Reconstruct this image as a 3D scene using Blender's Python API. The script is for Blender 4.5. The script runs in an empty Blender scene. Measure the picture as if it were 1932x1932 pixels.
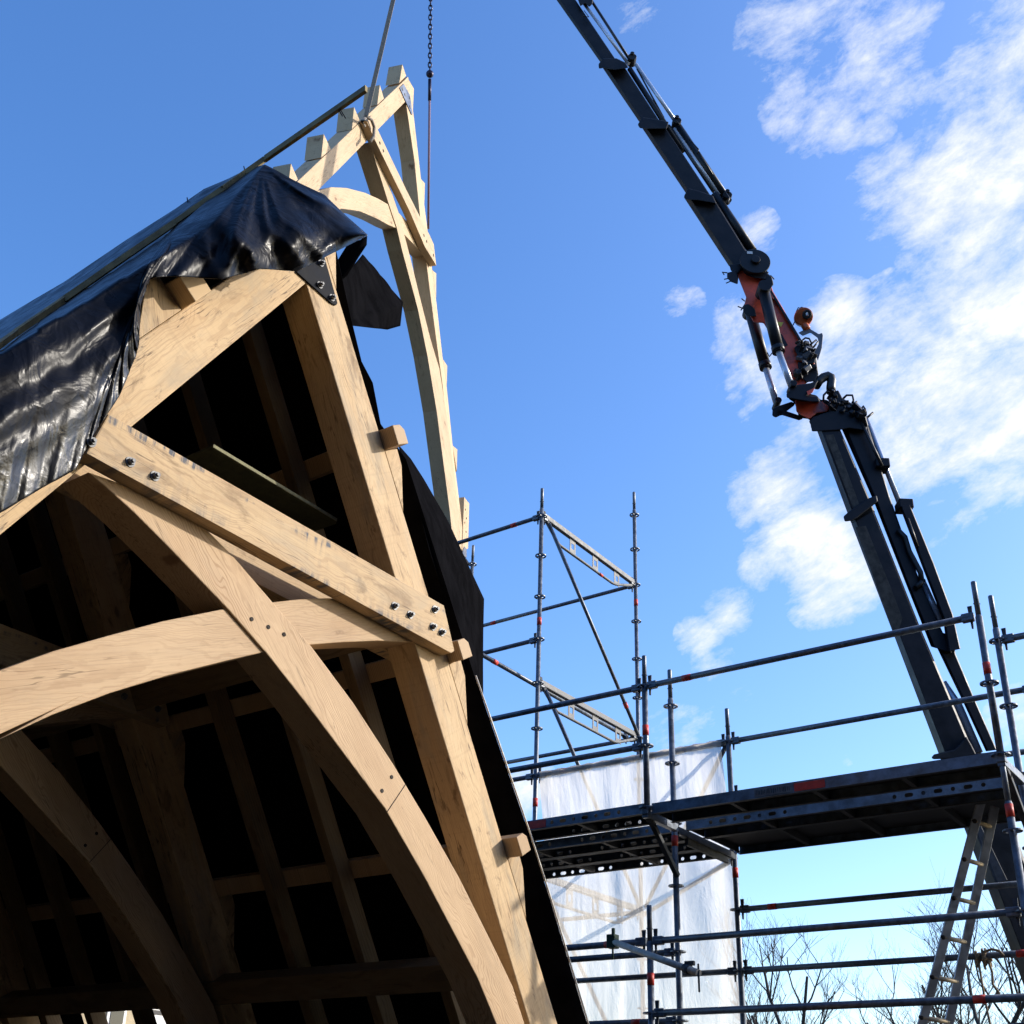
import bpy, bmesh, math, random
from mathutils import Vector, Matrix, noise as mnoise

random.seed(7)
S = bpy.context.scene
COL = S.collection

# ------------------------------------------------------------------ camera
CAM = Vector((0, 0, 1.6))
CR = Vector((0.81329918, 0.58103960, 0.03061755))     # right
CU = Vector((0.23328394, -0.37383736, 0.89767713))    # up
CF = Vector((-0.53303194, 0.72293749, 0.43958883))    # forward
W, FPX, PX, PY = 1932.0, 2208.1, 966.0, 1100.0
cd = bpy.data.cameras.new('camera')
cam = bpy.data.objects.new('camera', cd); COL.objects.link(cam)
m = Matrix(((CR.x, CU.x, -CF.x), (CR.y, CU.y, -CF.y), (CR.z, CU.z, -CF.z))).to_4x4()
m.translation = CAM
cam.matrix_world = m
cd.sensor_width = 36; cd.lens = FPX / W * 36
cd.shift_y = (PY - W / 2) / W
cd.clip_start = .05; cd.clip_end = 2000
S.camera = cam
S.render.resolution_x = S.render.resolution_y = 1024
S.cycles.diffuse_bounces = 2; S.cycles.transparent_max_bounces = 16

# ------------------------------------------------------------------ light
SUN = Vector((.62, .625, .475)).normalized()
sun_el = math.asin(SUN.z); sun_az = math.atan2(SUN.x, SUN.y)
ld = bpy.data.lights.new('sun', 'SUN'); ld.energy = 2.45; ld.angle = math.radians(.53); ld.color = (1, .93, .82)
lo = bpy.data.objects.new('sun', ld); COL.objects.link(lo)
lo.rotation_euler = (-SUN).to_track_quat('-Z', 'Y').to_euler()

vs = S.view_settings
S.display_settings.display_device = 'sRGB'
vs.view_transform = 'Standard'; vs.look = 'None'; vs.exposure = 1.08; vs.gamma = 1.0
vs.use_curve_mapping = False

def lerp(a, b, t): return a + (b - a) * t
def ray(x, y):
    return CR * ((x - PX) / FPX) - CU * ((y - PY) / FPX) + CF
def on_plane(x, y, P, N):
    d = ray(x, y); t = (P - CAM).dot(N) / d.dot(N)
    return CAM + d * t
def on_x(x, y, X): return on_plane(x, y, Vector((X, 0, 0)), Vector((1, 0, 0)))
def on_y(x, y, Y): return on_plane(x, y, Vector((0, Y, 0)), Vector((0, 1, 0)))
def at_depth(x, y, d): return CAM + ray(x, y) * d

# ---- sky (world): Nishita sky and procedural clouds laid out by direction
wd = bpy.data.worlds.new('World'); S.world = wd; wd.use_nodes = True
nt = wd.node_tree; nt.nodes.clear()
def N(t, **k):
    n = nt.nodes.new(t)
    for a, b in k.items(): setattr(n, a, b)
    return n
def mathn(op, a, b=None, clamp=False):
    n = N('ShaderNodeMath', operation=op); n.use_clamp = clamp
    for i, v in enumerate((a, b)):
        if v is None: continue
        if isinstance(v, (int, float)): n.inputs[i].default_value = v
        else: nt.links.new(v, n.inputs[i])
    return n.outputs[0]
def mapr(v, a, b, c=0, d=1, smooth=True):
    n = N('ShaderNodeMapRange'); n.interpolation_type = 'SMOOTHSTEP' if smooth else 'LINEAR'
    nt.links.new(v, n.inputs[0])
    for i, x in enumerate((a, b, c, d)): n.inputs[i + 1].default_value = x
    return n.outputs[0]
SKYK = 0.15
tc = N('ShaderNodeTexCoord'); dirv = tc.outputs['Generated']
sky = N('ShaderNodeTexSky', sky_type='NISHITA', sun_disc=False)
sky.sun_elevation = sun_el; sky.sun_rotation = sun_az
sky.altitude = 0; sky.air_density = 1.0; sky.dust_density = 1.2; sky.ozone_density = 2.5
hsv = N('ShaderNodeHueSaturation'); hsv.inputs['Hue'].default_value = .508; hsv.inputs['Saturation'].default_value = 1.26; hsv.inputs['Value'].default_value = 1.0
nt.links.new(sky.outputs[0], hsv.inputs['Color'])
# cloud banks: (photo x, y, radius, strength)
BANKS = [(1510, 70, 110, .8), (1640, 90, 130, .7), (1560, 170, 120, .66), (1690, 130, 90, .6), (1590, 235, 60, .6), (1650, 245, 40, .55),
 (1930, 60, 90, .8), (1900, 150, 110, .9), (1900, 270, 150, 1.0), (1800, 260, 80, .7), (1700, 360, 95, .8), (1830, 370, 140, .95),
 (1870, 500, 150, 1.1), (1930, 600, 150, 1.1), (1800, 460, 90, .7), (1590, 600, 75, .95), (1700, 610, 95, .9), (1780, 640, 70, .6),
 (1395, 615, 60, .85), (1385, 655, 50, .75), (1440, 720, 90, .95), (1540, 730, 120, .9), (1650, 720, 140, 1.0), (1770, 760, 150, 1.05), (1900, 740, 150, 1.15),
 (1720, 850, 110, 1.0), (1860, 850, 110, 1.05), (1500, 820, 60, .6), (1790, 960, 80, .6), (1760, 1010, 50, .55),
 (1470, 930, 95, 1.0), (1520, 1010, 110, 1.05), (1600, 1060, 100, 1.15), (1560, 1120, 80, 1.0), (1430, 1075, 45, .6), (1375, 1150, 55, .75), (1320, 1200, 50, .7),
 (1425, 435, 48, .66), (1290, 578, 50, .40), (1345, 1250, 50, .5), (1000, 1490, 60, .9), (1280, 1350, 90, .36), (1400, 1330, 70, .3), (1210, 25, 60, .38), (1600, 1445, 24, .42), (1905, 1580, 60, .8), (1930, 1360, 70, .55)]
mask = None
for (x, y, r, k) in BANKS:
    d = ray(x, y).normalized(); ang = math.cos(math.atan(r * 1.15 / FPX)) 
    dp = N('ShaderNodeVectorMath', operation='DOT_PRODUCT'); nt.links.new(dirv, dp.inputs[0]); dp.inputs[1].default_value = d
    v = mapr(dp.outputs['Value'], ang, 1.0, 0, k, smooth=False)
    mask = v if mask is None else mathn('MAXIMUM', mask, v)
def noise(scale, detail, rough, vec, dist=0.0):
    n = N('ShaderNodeTexNoise'); n.inputs['Scale'].default_value = scale; n.inputs['Detail'].default_value = detail
    n.inputs['Roughness'].default_value = rough; n.inputs['Distortion'].default_value = dist
    nt.links.new(vec, n.inputs['Vector']); return n.outputs['Fac']
st1 = (CR * .86 + CU * .5).normalized(); st2 = (CU * .86 - CR * .5).normalized()
cmb = N('ShaderNodeCombineXYZ')
for i_, (ax_, k_) in enumerate(((st1, .72), (st2, 1.35), (CF, 1.0))):
    dn = N('ShaderNodeVectorMath', operation='DOT_PRODUCT'); nt.links.new(dirv, dn.inputs[0]); dn.inputs[1].default_value = ax_
    nt.links.new(mathn('MULTIPLY', dn.outputs['Value'], k_), cmb.inputs[i_])
mp = cmb
n1 = noise(15, 10, .66, mp.outputs[0], .25); n2 = noise(46, 8, .68, mp.outputs[0], .15)
tex = mathn('ADD', mathn('MULTIPLY', n1, .66), mathn('MULTIPLY', n2, .34))
cov = mathn('ADD', mathn('MULTIPLY', mathn('SUBTRACT', tex, .5), 4.3), mathn('SUBTRACT', mathn('MULTIPLY', mask, 1.0), .42))
cov = mathn('SUBTRACT', cov, mapr(mask, .0, .22, 1.2, 0.))
alpha = mapr(cov, -.12, .95, 0, .97, smooth=False)
shade = mapr(noise(20, 5, .55, mp.outputs[0], .2), .35, .65, .80, 1.0)
ccol = N('ShaderNodeMix', data_type='RGBA'); nt.links.new(shade, ccol.inputs[0])
ccol.inputs[6].default_value = (2.2, 2.5, 3.0, 1); ccol.inputs[7].default_value = (3.45, 3.5, 3.6, 1)
mix = N('ShaderNodeMix', data_type='RGBA'); nt.links.new(alpha, mix.inputs[0])
nt.links.new(hsv.outputs[0], mix.inputs[6]); nt.links.new(ccol.outputs[2], mix.inputs[7])
bg = N('ShaderNodeBackground'); bg.inputs['Strength'].default_value = SKYK; nt.links.new(mix.outputs[2], bg.inputs['Color'])
wo = N('ShaderNodeOutputWorld'); nt.links.new(bg.outputs[0], wo.inputs['Surface'])

# ================================================================== materials
def newmat(name):
    mt = bpy.data.materials.new(name); mt.use_nodes = True
    t = mt.node_tree; b = t.nodes['Principled BSDF']
    return mt, t, b
class NB:                                             # small node helper
    def __init__(s, t): s.t = t
    def n(s, typ, **k):
        x = s.t.nodes.new(typ)
        for a, b in k.items(): setattr(x, a, b)
        return x
    def set(s, sock, v):
        if isinstance(v, (int, float, tuple)): sock.default_value = v
        else: s.t.links.new(v, sock)
    def math(s, op, a, b=None, clamp=False):
        x = s.n('ShaderNodeMath', operation=op); x.use_clamp = clamp; s.set(x.inputs[0], a)
        if b is not None: s.set(x.inputs[1], b)
        return x.outputs[0]
    def noise(s, vec, scale, detail=4, rough=.55, dist=0):
        x = s.n('ShaderNodeTexNoise'); s.set(x.inputs['Vector'], vec)
        x.inputs['Scale'].default_value = scale; x.inputs['Detail'].default_value = detail
        x.inputs['Roughness'].default_value = rough; x.inputs['Distortion'].default_value = dist
        return x.outputs['Fac']
    def mapv(s, vec, sc, loc=(0, 0, 0)):
        x = s.n('ShaderNodeMapping'); s.set(x.inputs['Vector'], vec); x.inputs['Scale'].default_value = sc; x.inputs['Location'].default_value = loc
        return x.outputs[0]
    def vadd(s, a, b):
        x = s.n('ShaderNodeVectorMath', operation='ADD'); s.set(x.inputs[0], a); s.set(x.inputs[1], b); return x.outputs[0]
    def mr(s, v, a, b, c=0., d=1., smooth=True):
        x = s.n('ShaderNodeMapRange'); x.interpolation_type = 'SMOOTHSTEP' if smooth else 'LINEAR'
        s.set(x.inputs[0], v)
        for i, q in enumerate((a, b, c, d)): s.set(x.inputs[i + 1], q)
        return x.outputs[0]
    def mix(s, f, a, b, blend='MIX'):
        x = s.n('ShaderNodeMix', data_type='RGBA', blend_type=blend); s.set(x.inputs[0], f); s.set(x.inputs[6], a); s.set(x.inputs[7], b); return x.outputs[2]
    def ramp(s, f, stops):
        x = s.n('ShaderNodeValToRGB'); s.set(x.inputs[0], f); e = x.color_ramp.elements
        while len(e) < len(stops): e.new(.5)
        for q, (p, c) in zip(e, stops): q.position = p; q.color = (*c, 1)
        return x.outputs[0]
    def bump(s, h, strength, dist, normal=None):
        x = s.n('ShaderNodeBump'); x.inputs['Strength'].default_value = strength; x.inputs['Distance'].default_value = dist
        s.set(x.inputs['Height'], h)
        if normal is not None: s.t.links.new(normal, x.inputs['Normal'])
        return x.outputs[0]
    def grain(s):
        a = s.n('ShaderNodeAttribute', attribute_name='grain'); return a.outputs['Vector']
    def rnd(s): return s.n('ShaderNodeObjectInfo').outputs['Random']
    def comb(s, x, y, z):
        c = s.n('ShaderNodeCombineXYZ')
        for i, v in enumerate((x, y, z)): s.set(c.inputs[i], v)
        return c.outputs[0]

def oak(name, light=(.56, .40, .235), dark=(.40, .265, .145), stain=0.0, rustic=.5, ringf=150., rk=1.):
    mt, t, b = newmat(name); h = NB(t)
    r = h.rnd(); g = h.vadd(h.grain(), h.comb(h.math('MULTIPLY', r, 37.), h.math('MULTIPLY', r, 3.1), 0.))
    sep = h.n('ShaderNodeSeparateXYZ'); h.set(sep.inputs[0], h.grain())
    u, v, w = sep.outputs
    warp = h.noise(h.mapv(g, (.9, 2.2, 2.2)), 1.6, 3, .55)
    warp2 = h.noise(h.mapv(g, (3.5, 9, 9)), 1.4, 3, .6)
    # growth rings round a pith that lies a hand's breadth behind the face
    vv = h.math('ADD', h.math('ADD', v, h.math('MULTIPLY', h.math('SUBTRACT', r, .5), .16)), h.math('MULTIPLY', h.math('SUBTRACT', warp, .5), .30))
    ww = h.math('ADD', h.math('SUBTRACT', w, .0), .10)
    rad = h.math('SQRT', h.math('ADD', h.math('MULTIPLY', vv, vv), h.math('MULTIPLY', ww, ww)))
    rad = h.math('ADD', rad, h.math('ADD', h.math('MULTIPLY', warp2, .020), h.math('MULTIPLY', u, .012)))
    ring = h.math('SINE', h.math('MULTIPLY', rad, ringf * 2))
    ringm = h.mr(ring, .25, .95)
    fib = h.noise(h.mapv(g, (5, 190, 190)), 1, 4, .65)
    big = h.noise(h.mapv(g, (1.1, 4, 4)), 1.3, 4, .55)
    base = h.mix(h.mr(big, .3, .72), (*light, 1), (*[a * .62 + c * .38 for a, c in zip(light, dark)], 1))
    rv = h.mr(h.noise(h.mapv(g, (.7, 3, 3)), 1.1, 2, .5), .38, .62, .22 * rk, .85 * rk)
    c = h.mix(h.math('MULTIPLY', ringm, rv), base, (*dark, 1))
    c = h.mix(h.math('MULTIPLY', h.mr(fib, .45, .72), .35), c, (*[x * .68 for x in dark], 1))
    # knots
    vo = h.n('ShaderNodeTexVoronoi'); h.set(vo.inputs['Vector'], h.vadd(h.mapv(g, (1.5, 3.4, 1.2)), h.mapv(g, (0, 0, 0)))); vo.inputs['Scale'].default_value = 1.25; vo.inputs['Randomness'].default_value = 1
    kd = h.math('ADD', vo.outputs['Distance'], h.math('MULTIPLY', h.math('SUBTRACT', h.noise(h.mapv(g, (12, 26, 26)), 1, 3), .5), .16))
    c = h.mix(h.math('MULTIPLY', h.mr(kd, .045, .11, 1, 0), .85), c, (.15, .08, .04, 1))
    c = h.mix(h.math('MULTIPLY', h.mr(kd, .12, .34, 1, 0), .22), c, (.33, .19, .09, 1))
    # weather blotches and handling marks
    bl = h.noise(h.mapv(g, (2.2, 6, 6), (3, 9, 1)), 1.5, 6, .66, .6)
    c = h.mix(h.math('MULTIPLY', h.mr(bl, .54, .70), .85 * rustic), c, (.20, .125, .06, 1))
    bl2 = h.noise(h.mapv(g, (7, 15, 15), (13, 2, 1)), 1.3, 5, .7, .4)
    c = h.mix(h.math('MULTIPLY', h.mr(bl2, .61, .70), .55 * rustic), c, (.17, .10, .05, 1))
    ck = h.math('ABSOLUTE', h.math('SUBTRACT', h.noise(h.mapv(g, (1.3, 26, 26), (5, 1, 7)), 1, 3, .55, .15), .5))
    ckm = h.math('MULTIPLY', h.mr(ck, .004, .016, 1, 0), h.mr(h.noise(h.mapv(g, (1.8, 5, 5), (8, 3, 2)), 1.4, 3), .52, .62))
    c = h.mix(h.math('MULTIPLY', ckm, .55 + .3 * rustic), c, (.10, .06, .03, 1))
    gr = h.noise(h.mapv(g, (1.4, 5, 5), (21, 7, 3)), 1.2, 5, .62, .5)
    c = h.mix(h.math('MULTIPLY', h.mr(gr, .50, .70), .5 * rustic), c, (.30, .25, .18, 1))
    saw = h.noise(h.mapv(g, (60, 1.5, 1.5), (2, 2, 2)), 1, 2, .5)
    c = h.mix(h.math('MULTIPLY', h.mr(saw, .52, .72), .12 * rustic), c, (.22, .15, .08, 1))
    if stain:                                          # blue-black iron marks, short strokes across the grain
        st = h.noise(h.mapv(g, (26, 3.2, 3)), 1.0, 3, .6)
        sp = h.noise(h.mapv(g, (1.7, 7, 2), (4, 4, 4)), 1.6, 3, .5)
        edge = h.mr(h.math('ABSOLUTE', v), .06, .125)
        f = h.math('MULTIPLY', h.math('MULTIPLY', h.mr(st, .44, .62), h.mr(sp, .52, .62)), h.math('ADD', edge, .12, True))
        c = h.mix(h.math('MULTIPLY', f, stain), c, (.075, .08, .095, 1))
    hs = h.n('ShaderNodeHueSaturation'); h.set(hs.inputs['Color'], c); h.set(hs.inputs['Value'], h.mr(r, 0., 1., .90, 1.08, False)); hs.inputs['Saturation'].default_value = 1.0
    t.links.new(hs.outputs[0], b.inputs['Base Color'])
    b.inputs['Roughness'].default_value = .68; b.inputs['Specular IOR Level'].default_value = .3
    hh = h.math('ADD', h.math('MULTIPLY', fib, .6), h.math('MULTIPLY', ringm, -.25))
    nb = h.bump(hh, .35, .003); nb = h.bump(big, .25, .02, nb)
    t.links.new(nb, b.inputs['Normal'])
    return mt
OAK = oak('green_oak', light=(.54, .385, .215), dark=(.33, .205, .10), rustic=1.15, ringf=230., rk=.45)
OAKC = oak('oak_collar', light=(.50, .355, .195), dark=(.34, .22, .115), stain=1.2, rustic=.85, ringf=250., rk=.6)
OAKB = oak('planed_oak', light=(.49, .345, .205), dark=(.31, .19, .10), rustic=.25, ringf=260.)
OAKH = oak('clean_oak', light=(.56, .42, .26), dark=(.46, .32, .185), rustic=.3, ringf=200.)
OAKI = oak('shade_toned_oak', light=(.21, .145, .08), dark=(.14, .095, .05), rustic=.5)  # darker copy of the oak, interior shade put into its colour

def simple(name, col, rough=.5, metal=0., spec=.5, var=.15, scale=6., bump=.0, bscale=60., dirt=None, dscale=3., dlo=.5, dhi=.7, damt=.6):
    mt, t, b = newmat(name); h = NB(t)
    oc = h.n('ShaderNodeTexCoord').outputs['Object']
    n = h.noise(oc, scale, 5, .6)
    c = h.mix(h.mr(n, .3, .7), (*[x * (1 - var) for x in col], 1), (*[min(1, x * (1 + var)) for x in col], 1))
    if dirt: c = h.mix(h.math('MULTIPLY', h.mr(h.noise(oc, dscale, 6, .65, .3), dlo, dhi), damt), c, (*dirt, 1))
    t.links.new(c, b.inputs['Base Color']); b.inputs['Metallic'].default_value = metal
    b.inputs['Specular IOR Level'].default_value = spec
    t.links.new(h.mr(n, .3, .7, max(rough - .12, .03), min(rough + .12, 1), False), b.inputs['Roughness'])
    if bump: t.links.new(h.bump(h.noise(oc, bscale, 4, .6), bump, .01), b.inputs['Normal'])
    return mt
GALV = simple('galvanised_steel', (.115, .135, .165), .42, .35, .5, .35, 22, .12, 140, dirt=(.07, .065, .06), dscale=9, dlo=.5, dhi=.75, damt=.55)
GALVL = simple('bright_galvanised_steel', (.145, .15, .155), .55, .0, .25, .3, 18, .1, 140, dirt=(.17, .16, .15), dscale=7, damt=.4)
GALVD = simple('dull_galvanised_steel', (.055, .062, .072), .65, .0, .15, .3, 15, .1, 120, dirt=(.03, .028, .026), dscale=6)
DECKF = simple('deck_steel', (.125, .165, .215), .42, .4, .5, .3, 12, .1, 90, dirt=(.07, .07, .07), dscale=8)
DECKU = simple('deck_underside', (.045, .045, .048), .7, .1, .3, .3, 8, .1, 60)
TAPE = simple('red_tape', (.55, .04, .022), .5, 0, .4, .18, 30)
STEEL = simple('black_plate_steel', (.016, .018, .024), .7, .0, .06, .4, 9, .05, 60)
BOLT = simple('zinc_bolt', (.10, .105, .115), .5, .0, .5, .2, 60)
DRILL = simple('drilled_hole', (.02, .014, .01), .9)
CRANE = simple('crane_dark_paint', (.010, .011, .015), .48, 0, .22, .4, 5, .1, 40, dirt=(.045, .042, .038), dscale=2.2, dlo=.55, dhi=.75, damt=.5)
CRANE2 = simple('crane_cylinder_paint', (.010, .011, .014), .42, 0, .28, .3, 6, .05, 40)
RED = simple('crane_red_paint', (.68, .08, .03), .42, 0, .5, .25, 5, .05, 40, dirt=(.04, .015, .012), dscale=4, dlo=.5, dhi=.68, damt=.8)
CHROME = simple('chrome_rod', (.56, .61, .72), .25, .3, .5, .06, 8)
RUBBER = simple('black_hose', (.012, .012, .013), .45)
GREYM = simple('cast_bracket', (.10, .105, .12), .45, .3, .5, .2, 12)
ORANGE = simple('orange_housing', (.50, .10, .025), .4, 0, .5, .2, 12)
YELLOW = simple('yellow_warning_paint', (.62, .5, .04), .5)
LABELW = simple('white_label', (.7, .7, .7), .5)
CHAIN = simple('blue_black_chain', (.018, .018, .05), .4, .5)
STRAP = simple('grey_sling', (.22, .19, .16), .8, 0, .2, .2, 40, .2, 200)
ROPE = simple('hemp_rope', (.30, .23, .15), .85, 0, .2, .25, 60, .3, 200)
ROPEP = simple('violet_rope', (.22, .16, .22), .8, 0, .2, .25, 60, .3, 200)
ALU = simple('aluminium_stile', (.40, .40, .41), .42, .7, .5, .2, 8, .05, 80, dirt=(.16, .15, .14), dscale=9, damt=.5)
RUNG = simple('wooden_rung', (.55, .43, .27), .65, 0, .3, .15, 20)
BATTEN = simple('yellow_batten', (.30, .235, .105), .75, 0, .3, .3, 9, .15, 60, dirt=(.10, .08, .045), dscale=7, damt=.6)
CHIP = simple('green_chipboard', (.045, .05, .03), .8, 0, .3, .3, 30, .2, 120)
CHIPE = simple('board_edge', (.20, .19, .11), .8, 0, .3, .3, 30)
BARK = simple('bare_bark', (.07, .058, .048), .9, 0, .2, .3, 8)
STONE = simple('rendered_wall', (.46, .38, .25), .9, 0, .2, .2, 2.2, .4, 25)
DWARF = simple('dark_stone_wall', (.05, .045, .04), .9, 0, .2, .3, 5, .5, 12)
SLATE = simple('slate_roof', (.05, .05, .06), .7, 0, .3, .3, 4, .3, 30)
WHITE = simple('white_joinery', (.78, .77, .74), .5)
GLASS = simple('dark_window', (.012, .014, .02), .08)
PAINTD = simple('dark_joinery', (.02, .018, .022), .5)
GROUND = simple('muddy_ground', (.022, .020, .016), .95, 0, .2, .35, .6, .5, 5)
CLAMP = simple('green_clamp', (.02, .055, .035), .5, .4)

def tarp_mat():
    mt, t, b = newmat('black_polythene'); h = NB(t)
    oc = h.n('ShaderNodeTexCoord').outputs['Object']
    n = h.noise(oc, 2.2, 5, .6)
    c = h.mix(h.mr(n, .35, .7), (.004, .0045, .007, 1), (.008, .009, .014, 1))
    c = h.mix(h.math('MULTIPLY', h.mr(h.noise(oc, 5, 6, .7, .5), .60, .75), .45), c, (.03, .031, .036, 1))
    t.links.new(c, b.inputs['Base Color'])
    t.links.new(h.mr(h.noise(oc, 7, 4, .6), .3, .7, .26, .42), b.inputs['Roughness'])
    uv = h.grain()
    cr = h.noise(oc, 9, 4, .55, 1.2); fine = h.noise(oc, 34, 4, .6, .8)
    sep = h.n('ShaderNodeSeparateXYZ'); h.set(sep.inputs[0], uv)
    amt = h.math('MULTIPLY', h.mr(sep.outputs[1], .55, .92, .12, .36), h.mr(sep.outputs[0], .42, .60, 1.0, .25))
    hem_gloss = h.math('MULTIPLY', h.mr(sep.outputs[1], .60, .88), h.mr(sep.outputs[0], .34, .48, 1., .04))     # sun highlight shaped by gloss: high at left hem, low elsewhere
    t.links.new(h.mr(hem_gloss, 0, 1, .09, .75, False), b.inputs['Specular IOR Level'])
    rg = h.math('SUBTRACT', 1., h.math('ABSOLUTE', h.math('MULTIPLY', h.math('SUBTRACT', h.noise(oc, 5.5, 3, .5, .8), .5), 3.2)), True)
    hh = h.math('ADD', h.math('MULTIPLY', h.math('ADD', cr, h.math('MULTIPLY', fine, .28)), amt), h.math('MULTIPLY', rg, .35))
    t.links.new(h.bump(hh, .5, .03), b.inputs['Normal'])
    return mt
TARP = tarp_mat()
MEMB = simple('black_membrane', (.005, .005, .006), .85, 0, .0, .3, 5, .25, 14)
HEM = simple('silver_hem_edge', (.62, .58, .50), .4, 0, .5, .2, 25)

def sheet_mat():
    mt, t, b = newmat('white_translucent_sheet'); h = NB(t)
    oc = h.n('ShaderNodeTexCoord').outputs['Object']
    st = h.noise(h.mapv(oc, (5, 1, .6)), 1.6, 6, .62, .4)
    c = h.mix(h.mr(st, .40, .75), (.74, .705, .655, 1), (.58, .55, .51, 1))
    dif = h.n('ShaderNodeBsdfDiffuse'); tra = h.n('ShaderNodeBsdfTranslucent'); trn = h.n('ShaderNodeBsdfTransparent')
    t.links.new(c, dif.inputs[0]); t.links.new(c, tra.inputs[0]); trn.inputs[0].default_value = (.93, .93, .95, 1)
    nb = h.bump(h.noise(h.mapv(oc, (4, 1, 1.2)), 1.5, 5, .6, .5), .5, .08)
    t.links.new(nb, dif.inputs['Normal']); t.links.new(nb, tra.inputs['Normal'])
    m1 = h.n('ShaderNodeMixShader'); m1.inputs[0].default_value = .72; t.links.new(dif.outputs[0], m1.inputs[1]); t.links.new(tra.outputs[0], m1.inputs[2])
    m2 = h.n('ShaderNodeMixShader'); m2.inputs[0].default_value = .27; t.links.new(m1.outputs[0], m2.inputs[1]); t.links.new(trn.outputs[0], m2.inputs[2])
    t.links.new(m2.outputs[0], t.nodes['Material Output'].inputs['Surface'])
    return mt
SHEET = sheet_mat()

# ================================================================== mesh helpers
class MB:
    """Collects shapes and links them as ONE mesh object."""
    def __init__(s):
        s.bm = bmesh.new(); s.g = s.bm.verts.layers.float_vector.new('grain'); s.mi = 0
    def v(s, co, g=None):
        q = s.bm.verts.new(co); q[s.g] = Vector(g) if g is not None else Vector(co); return q
    def f(s, vs, smooth=False):
        try:
            fc = s.bm.faces.new(vs); fc.smooth = smooth; fc.material_index = s.mi; return fc
        except ValueError: return None
    def prism(s, pts, ext, axis=None, origin=None):
        """closed polygon of 3-D points, pushed along ext; grain runs along axis"""
        pts = [Vector(p) for p in pts]; ext = Vector(ext)
        e3 = ext.normalized()
        if axis is None:
            axis = max((pts[i] - pts[j] for i in range(len(pts)) for j in range(i)), key=lambda q: q.length)
        e1 = (Vector(axis) - e3 * Vector(axis).dot(e3)).normalized(); e2 = e3.cross(e1)
        o = Vector(origin) if origin is not None else sum(pts, Vector()) / len(pts)
        gg = lambda p: ((p - o).dot(e1), (p - o).dot(e2), (p - o).dot(e3))
        a = [s.v(p, gg(p)) for p in pts]; b = [s.v(p + ext, gg(p + ext)) for p in pts]
        n = len(pts); fs = [s.f(a), s.f(b[::-1])]
        for i in range(n): fs.append(s.f([a[i], b[i], b[(i + 1) % n], a[(i + 1) % n]]))
        fs = [x for x in fs if x]
        bmesh.ops.recalc_face_normals(s.bm, faces=fs)
        if n > 4: bmesh.ops.triangulate(s.bm, faces=[x for x in fs[:2] if x.is_valid and len(x.verts) > 4])
        return s
    def beam(s, a, b, side, w, hgt):
        """rectangular bar from a to b: w along side, hgt along the third axis"""
        a = Vector(a); b = Vector(b); e1 = (b - a).normalized(); side = Vector(side)
        e2 = (side - e1 * side.dot(e1)).normalized(); e3 = e1.cross(e2)
        c = [a + e2 * (i * w / 2) + e3 * (-hgt / 2) for i in (-1, 1)]
        L = b - a
        return s.prism([c[0], c[1], c[1] + L, c[0] + L], e3 * hgt, e1)
    def box(s, c, sx, sy, sz):
        c = Vector(c); return s.beam(c - Vector((sx / 2, 0, 0)), c + Vector((sx / 2, 0, 0)), (0, 1, 0), sy, sz)
    def tube(s, pts, r, n=10, caps=True, smooth=True, r2=None):
        pts = [Vector(p) for p in pts]; k = len(pts)
        rr = r if isinstance(r, (list, tuple)) else [r + ((r2 - r) * i / (k - 1) if r2 is not None else 0) for i in range(k)]
        up = None; rings = []; acc = 0
        for i, p in enumerate(pts):
            d = (pts[min(i + 1, k - 1)] - pts[max(i - 1, 0)]).normalized()
            if up is None:
                up = Vector((0, 0, 1)) if abs(d.z) < .9 else Vector((1, 0, 0))
            e = (up - d * up.dot(d)).normalized(); q = d.cross(e); up = e
            if i: acc += (pts[i] - pts[i - 1]).length
            rings.append([s.v(p + (e * math.cos(6.28318 * j / n) + q * math.sin(6.28318 * j / n)) * rr[i], (acc, j / n, 0)) for j in range(n)])
        for i in range(k - 1):
            for j in range(n): s.f([rings[i][j], rings[i][(j + 1) % n], rings[i + 1][(j + 1) % n], rings[i + 1][j]], smooth)
        if caps: s.f(rings[0][::-1]); s.f(rings[-1])
        return s
    def disc(s, c, ax, r, h, n=16, r0=0):
        """disc or, with r0, a ring"""
        c = Vector(c); ax = Vector(ax).normalized()
        if not r0: return s.tube([c - ax * h / 2, c + ax * h / 2], r, n, smooth=False)
        e = ax.orthogonal().normalized(); q = ax.cross(e); R = []
        for rad, off in ((r, -h / 2), (r, h / 2), (r0, h / 2), (r0, -h / 2)):
            R.append([s.v(c + ax * off + (e * math.cos(6.28318 * j / n) + q * math.sin(6.28318 * j / n)) * rad) for j in range(n)])
        for a in range(4):
            for j in range(n): s.f([R[a][j], R[a][(j + 1) % n], R[(a + 1) % 4][(j + 1) % n], R[(a + 1) % 4][j]])
        return s
    def ball(s, c, r, n=10, sc=(1, 1, 1)):
        c = Vector(c)
        rings = []
        for i in range(1, n):
            th = math.pi * i / n
            rings.append([s.v(c + Vector((math.sin(th) * math.cos(6.28318 * j / (2 * n)) * sc[0], math.sin(th) * math.sin(6.28318 * j / (2 * n)) * sc[1], math.cos(th) * sc[2])) * r) for j in range(2 * n)])
        t = s.v(c + Vector((0, 0, r * sc[2]))); b = s.v(c - Vector((0, 0, r * sc[2]))); m_ = 2 * n
        for j in range(m_):
            s.f([t, rings[0][j], rings[0][(j + 1) % m_]], True); s.f([b, rings[-1][(j + 1) % m_], rings[-1][j]], True)
            for i in range(len(rings) - 1): s.f([rings[i][j], rings[i + 1][j], rings[i + 1][(j + 1) % m_], rings[i][(j + 1) % m_]], True)
        return s
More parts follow.
